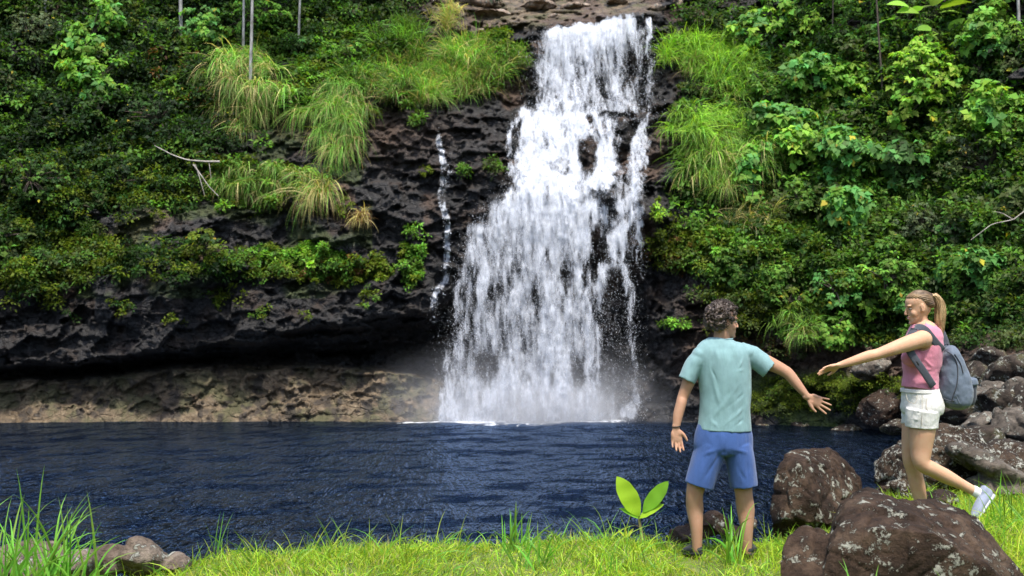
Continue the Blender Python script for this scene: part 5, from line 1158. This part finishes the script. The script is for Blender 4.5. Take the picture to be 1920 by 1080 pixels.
# shoes
for nm, heel, toe, up in (('near', Q(1862,930,6.93), Q(1834,968,6.84), (-.85,-.2,.5)), ('far', Q(1733,985,7.08), Q(1690,985,7.12), (0,0,1))):
    rt = bpy.data.objects.new('shoe', None); link(rt, wom); shoe(rt, heel, toe + (toe - heel) * (.35 if nm == 'far' else .2), up, None, (M['shoe_g'], M['sole_w'], M['lilac']), .95)
V, Fc = fuse([limb([Q(1826,920,6.92), Q(1840,928,6.92)], [(.036,.037),(.036,.038)], (0,1,0), 8, 18)], .005, 2); part('sock', (V, Fc), M['white'], wom)
# ------------------------------------------------------------------ backpack
bp = thing('backpack', Q(1790, 764, 7.0), 'blue-grey canvas backpack worn on the woman\'s back', 'backpack')
def bsec(rows, D=7.0): return [Q((a + b) / 2, v, D) for v, a, b, c in rows], [((b - a) / 2 * MP, c) for v, a, b, c in rows]
r1 = [(652,1764,1782,.08),(660,1762,1792,.115),(680,1760,1803,.135),(700,1757,1811,.145),(722,1756,1817,.15),(742,1759,1818,.15),(756,1764,1813,.142),(761,1770,1806,.12)]
pp, pr_ = bsec(r1); V, Fc = fuse([limb(pp, pr_, (1, 0, 0), 36, 36, cap=.3, pw=2.5)], .006, 5)
N = vnorm(V, Fc); V = V + N * (.010 * fbm(V * np.array([9, 6, 4]), 3, 45) + .005 * fbm(V * 24, 2, 49))[:, None]
V = folds(V, N, [(Q(1770,660,6.88),Q(1776,745,6.86),.010,-.006),(Q(1782,662,6.89),Q(1799,690,6.87),.009,.008),(Q(1800,690,6.87),Q(1793,755,6.86),.006,-.012),(Q(1766,700,6.87),Q(1785,720,6.86),.012,.007),(Q(1764,740,6.87),Q(1790,748,6.86),.008,-.008)])
pko = part('pack_body', (V, Fc), M['pack'], bp)
def snap(u, v, W):
    uu = 960 + W[:, 0] / W[:, 1] * F; vv = 613 + (CAMZ - W[:, 2]) / W[:, 1] * F; k = (np.abs(uu - u) < 2.5) & (np.abs(vv - v) < 2.5)
    return Q(u, v, (W[k, 1].min() if k.any() else 6.87) - .002)
for zl in ([(1775,659),(1786,666),(1794,680),(1796,700),(1794,722),(1787,742),(1784,756)], [(1790,664),(1801,682),(1806,700)], [(1762,742),(1775,750),(1790,752)]):
    part('zip', tube(cr(np.array([snap(a, b, V) for a, b in zl]), 24), .0042, 6), M['pack_d'], pko)
r2 = [(713,1795,1822,.09),(722,1794,1825,.11),(742,1795,1825,.11),(756,1796,1819,.10)]
pp, pr_ = bsec(r2); V, Fc = fuse([limb(pp, pr_, (1, 0, 0), 20, 30, cap=.3, pw=2.6)], .006, 4); N = vnorm(V, Fc); V = V + N * (.008 * fbm(V * 14, 3, 55))[:, None]; fp = part('front_pocket', (V, Fc), M['pack_d'], bp)
part('pocket_flap', fuse([limb([Q(1810,711,7.0), Q(1811,720,7.0)], [(.058,.115),(.062,.12)], (1,0,0), 8, 30, cap=.3, pw=2.6)], .006, 3), M['pack'], fp)
def ribbon(pts, w, thk, side): return limb(pts, [(w, thk)] * len(pts), side, 30, 10, cap=.2, pw=3.5)
s1_ = ribbon([Q(1768,657,6.89), Q(1756,644,6.855), Q(1744,629,6.842), Q(1733,617,6.855), Q(1719,614,6.88), Q(1708,630,6.868), Q(1703,650,6.845), Q(1712,668,6.822), Q(1730,694,6.822), Q(1750,724,6.845)], .027, .005, (.75, .05, .66))
mesh_tri('strap', *s1_, M['strap'], bp)
s2_ = ribbon([Q(1776,655,7.06), Q(1770,634,7.08), Q(1760,617,7.11), Q(1738,609,7.13), Q(1712,620,7.13), Q(1700,650,7.13), Q(1715,690,7.15), Q(1752,724,7.14)], .025, .005, (.75, .05, .66)); mesh_tri('strap', *s2_, M['strap'], bp)
mesh_tri('buckle', *limb([Q(1719,676,6.828), Q(1723,683,6.828)], [(.020,.008)] * 2, (.5, .6, .3), 4, 8, cap=.2, pw=4), M['black'], bp)
part('carry_handle', tube([Q(1766,653,6.97), Q(1768,645,6.98), Q(1776,644,7.0), Q(1781,651,7.02)], .006, 8), M['strap'], bp)
part('zip_pull', tube([Q(1793,742,6.848), Q(1797,752,6.85), Q(1800,757,6.852)], .0035, 6), M['pack'], bp)
# ------------------------------------------------------------------ light
w = bpy.data.worlds.new('World'); scene.world = w; w.use_nodes = True
nt = w.node_tree; nt.nodes.clear()
sky = nt.nodes.new('ShaderNodeTexSky'); sky.sky_type = 'NISHITA'; sky.sun_disc = False
SE, SA = math.radians(66), math.radians(170)      # elevation, azimuth from +Y clockwise
sky.sun_elevation = SE; sky.sun_rotation = SA; sky.dust_density = 2.5; sky.ozone_density = 1.0
bg = nt.nodes.new('ShaderNodeBackground'); bg.inputs[1].default_value = .145
wo = nt.nodes.new('ShaderNodeOutputWorld'); nt.links.new(sky.outputs[0], bg.inputs[0]); nt.links.new(bg.outputs[0], wo.inputs[0])
sd = bpy.data.lights.new('sun', 'SUN'); sd.energy = 2.6; sd.angle = math.radians(6); sd.color = (1, .95, .86)
so = bpy.data.objects.new('sun', sd); COL.objects.link(so)
dv = Vector((math.sin(SA) * math.cos(SE), math.cos(SA) * math.cos(SE), math.sin(SE)))
so.rotation_euler = dv.to_track_quat('Z', 'Y').to_euler(); so.location = (0, -5, 20)
scene.view_settings.view_transform = 'Standard'; scene.view_settings.look = 'None'
scene.view_settings.exposure = 1.15; scene.view_settings.gamma = 1
cy = scene.cycles
cy.use_denoising = True; cy.max_bounces = 6; cy.diffuse_bounces = 3; cy.glossy_bounces = 3; cy.transparent_max_bounces = 24
cy.volume_bounces = 1; cy.transmission_bounces = 3; cy.volume_step_rate = 2.0; cy.caustics_reflective = False
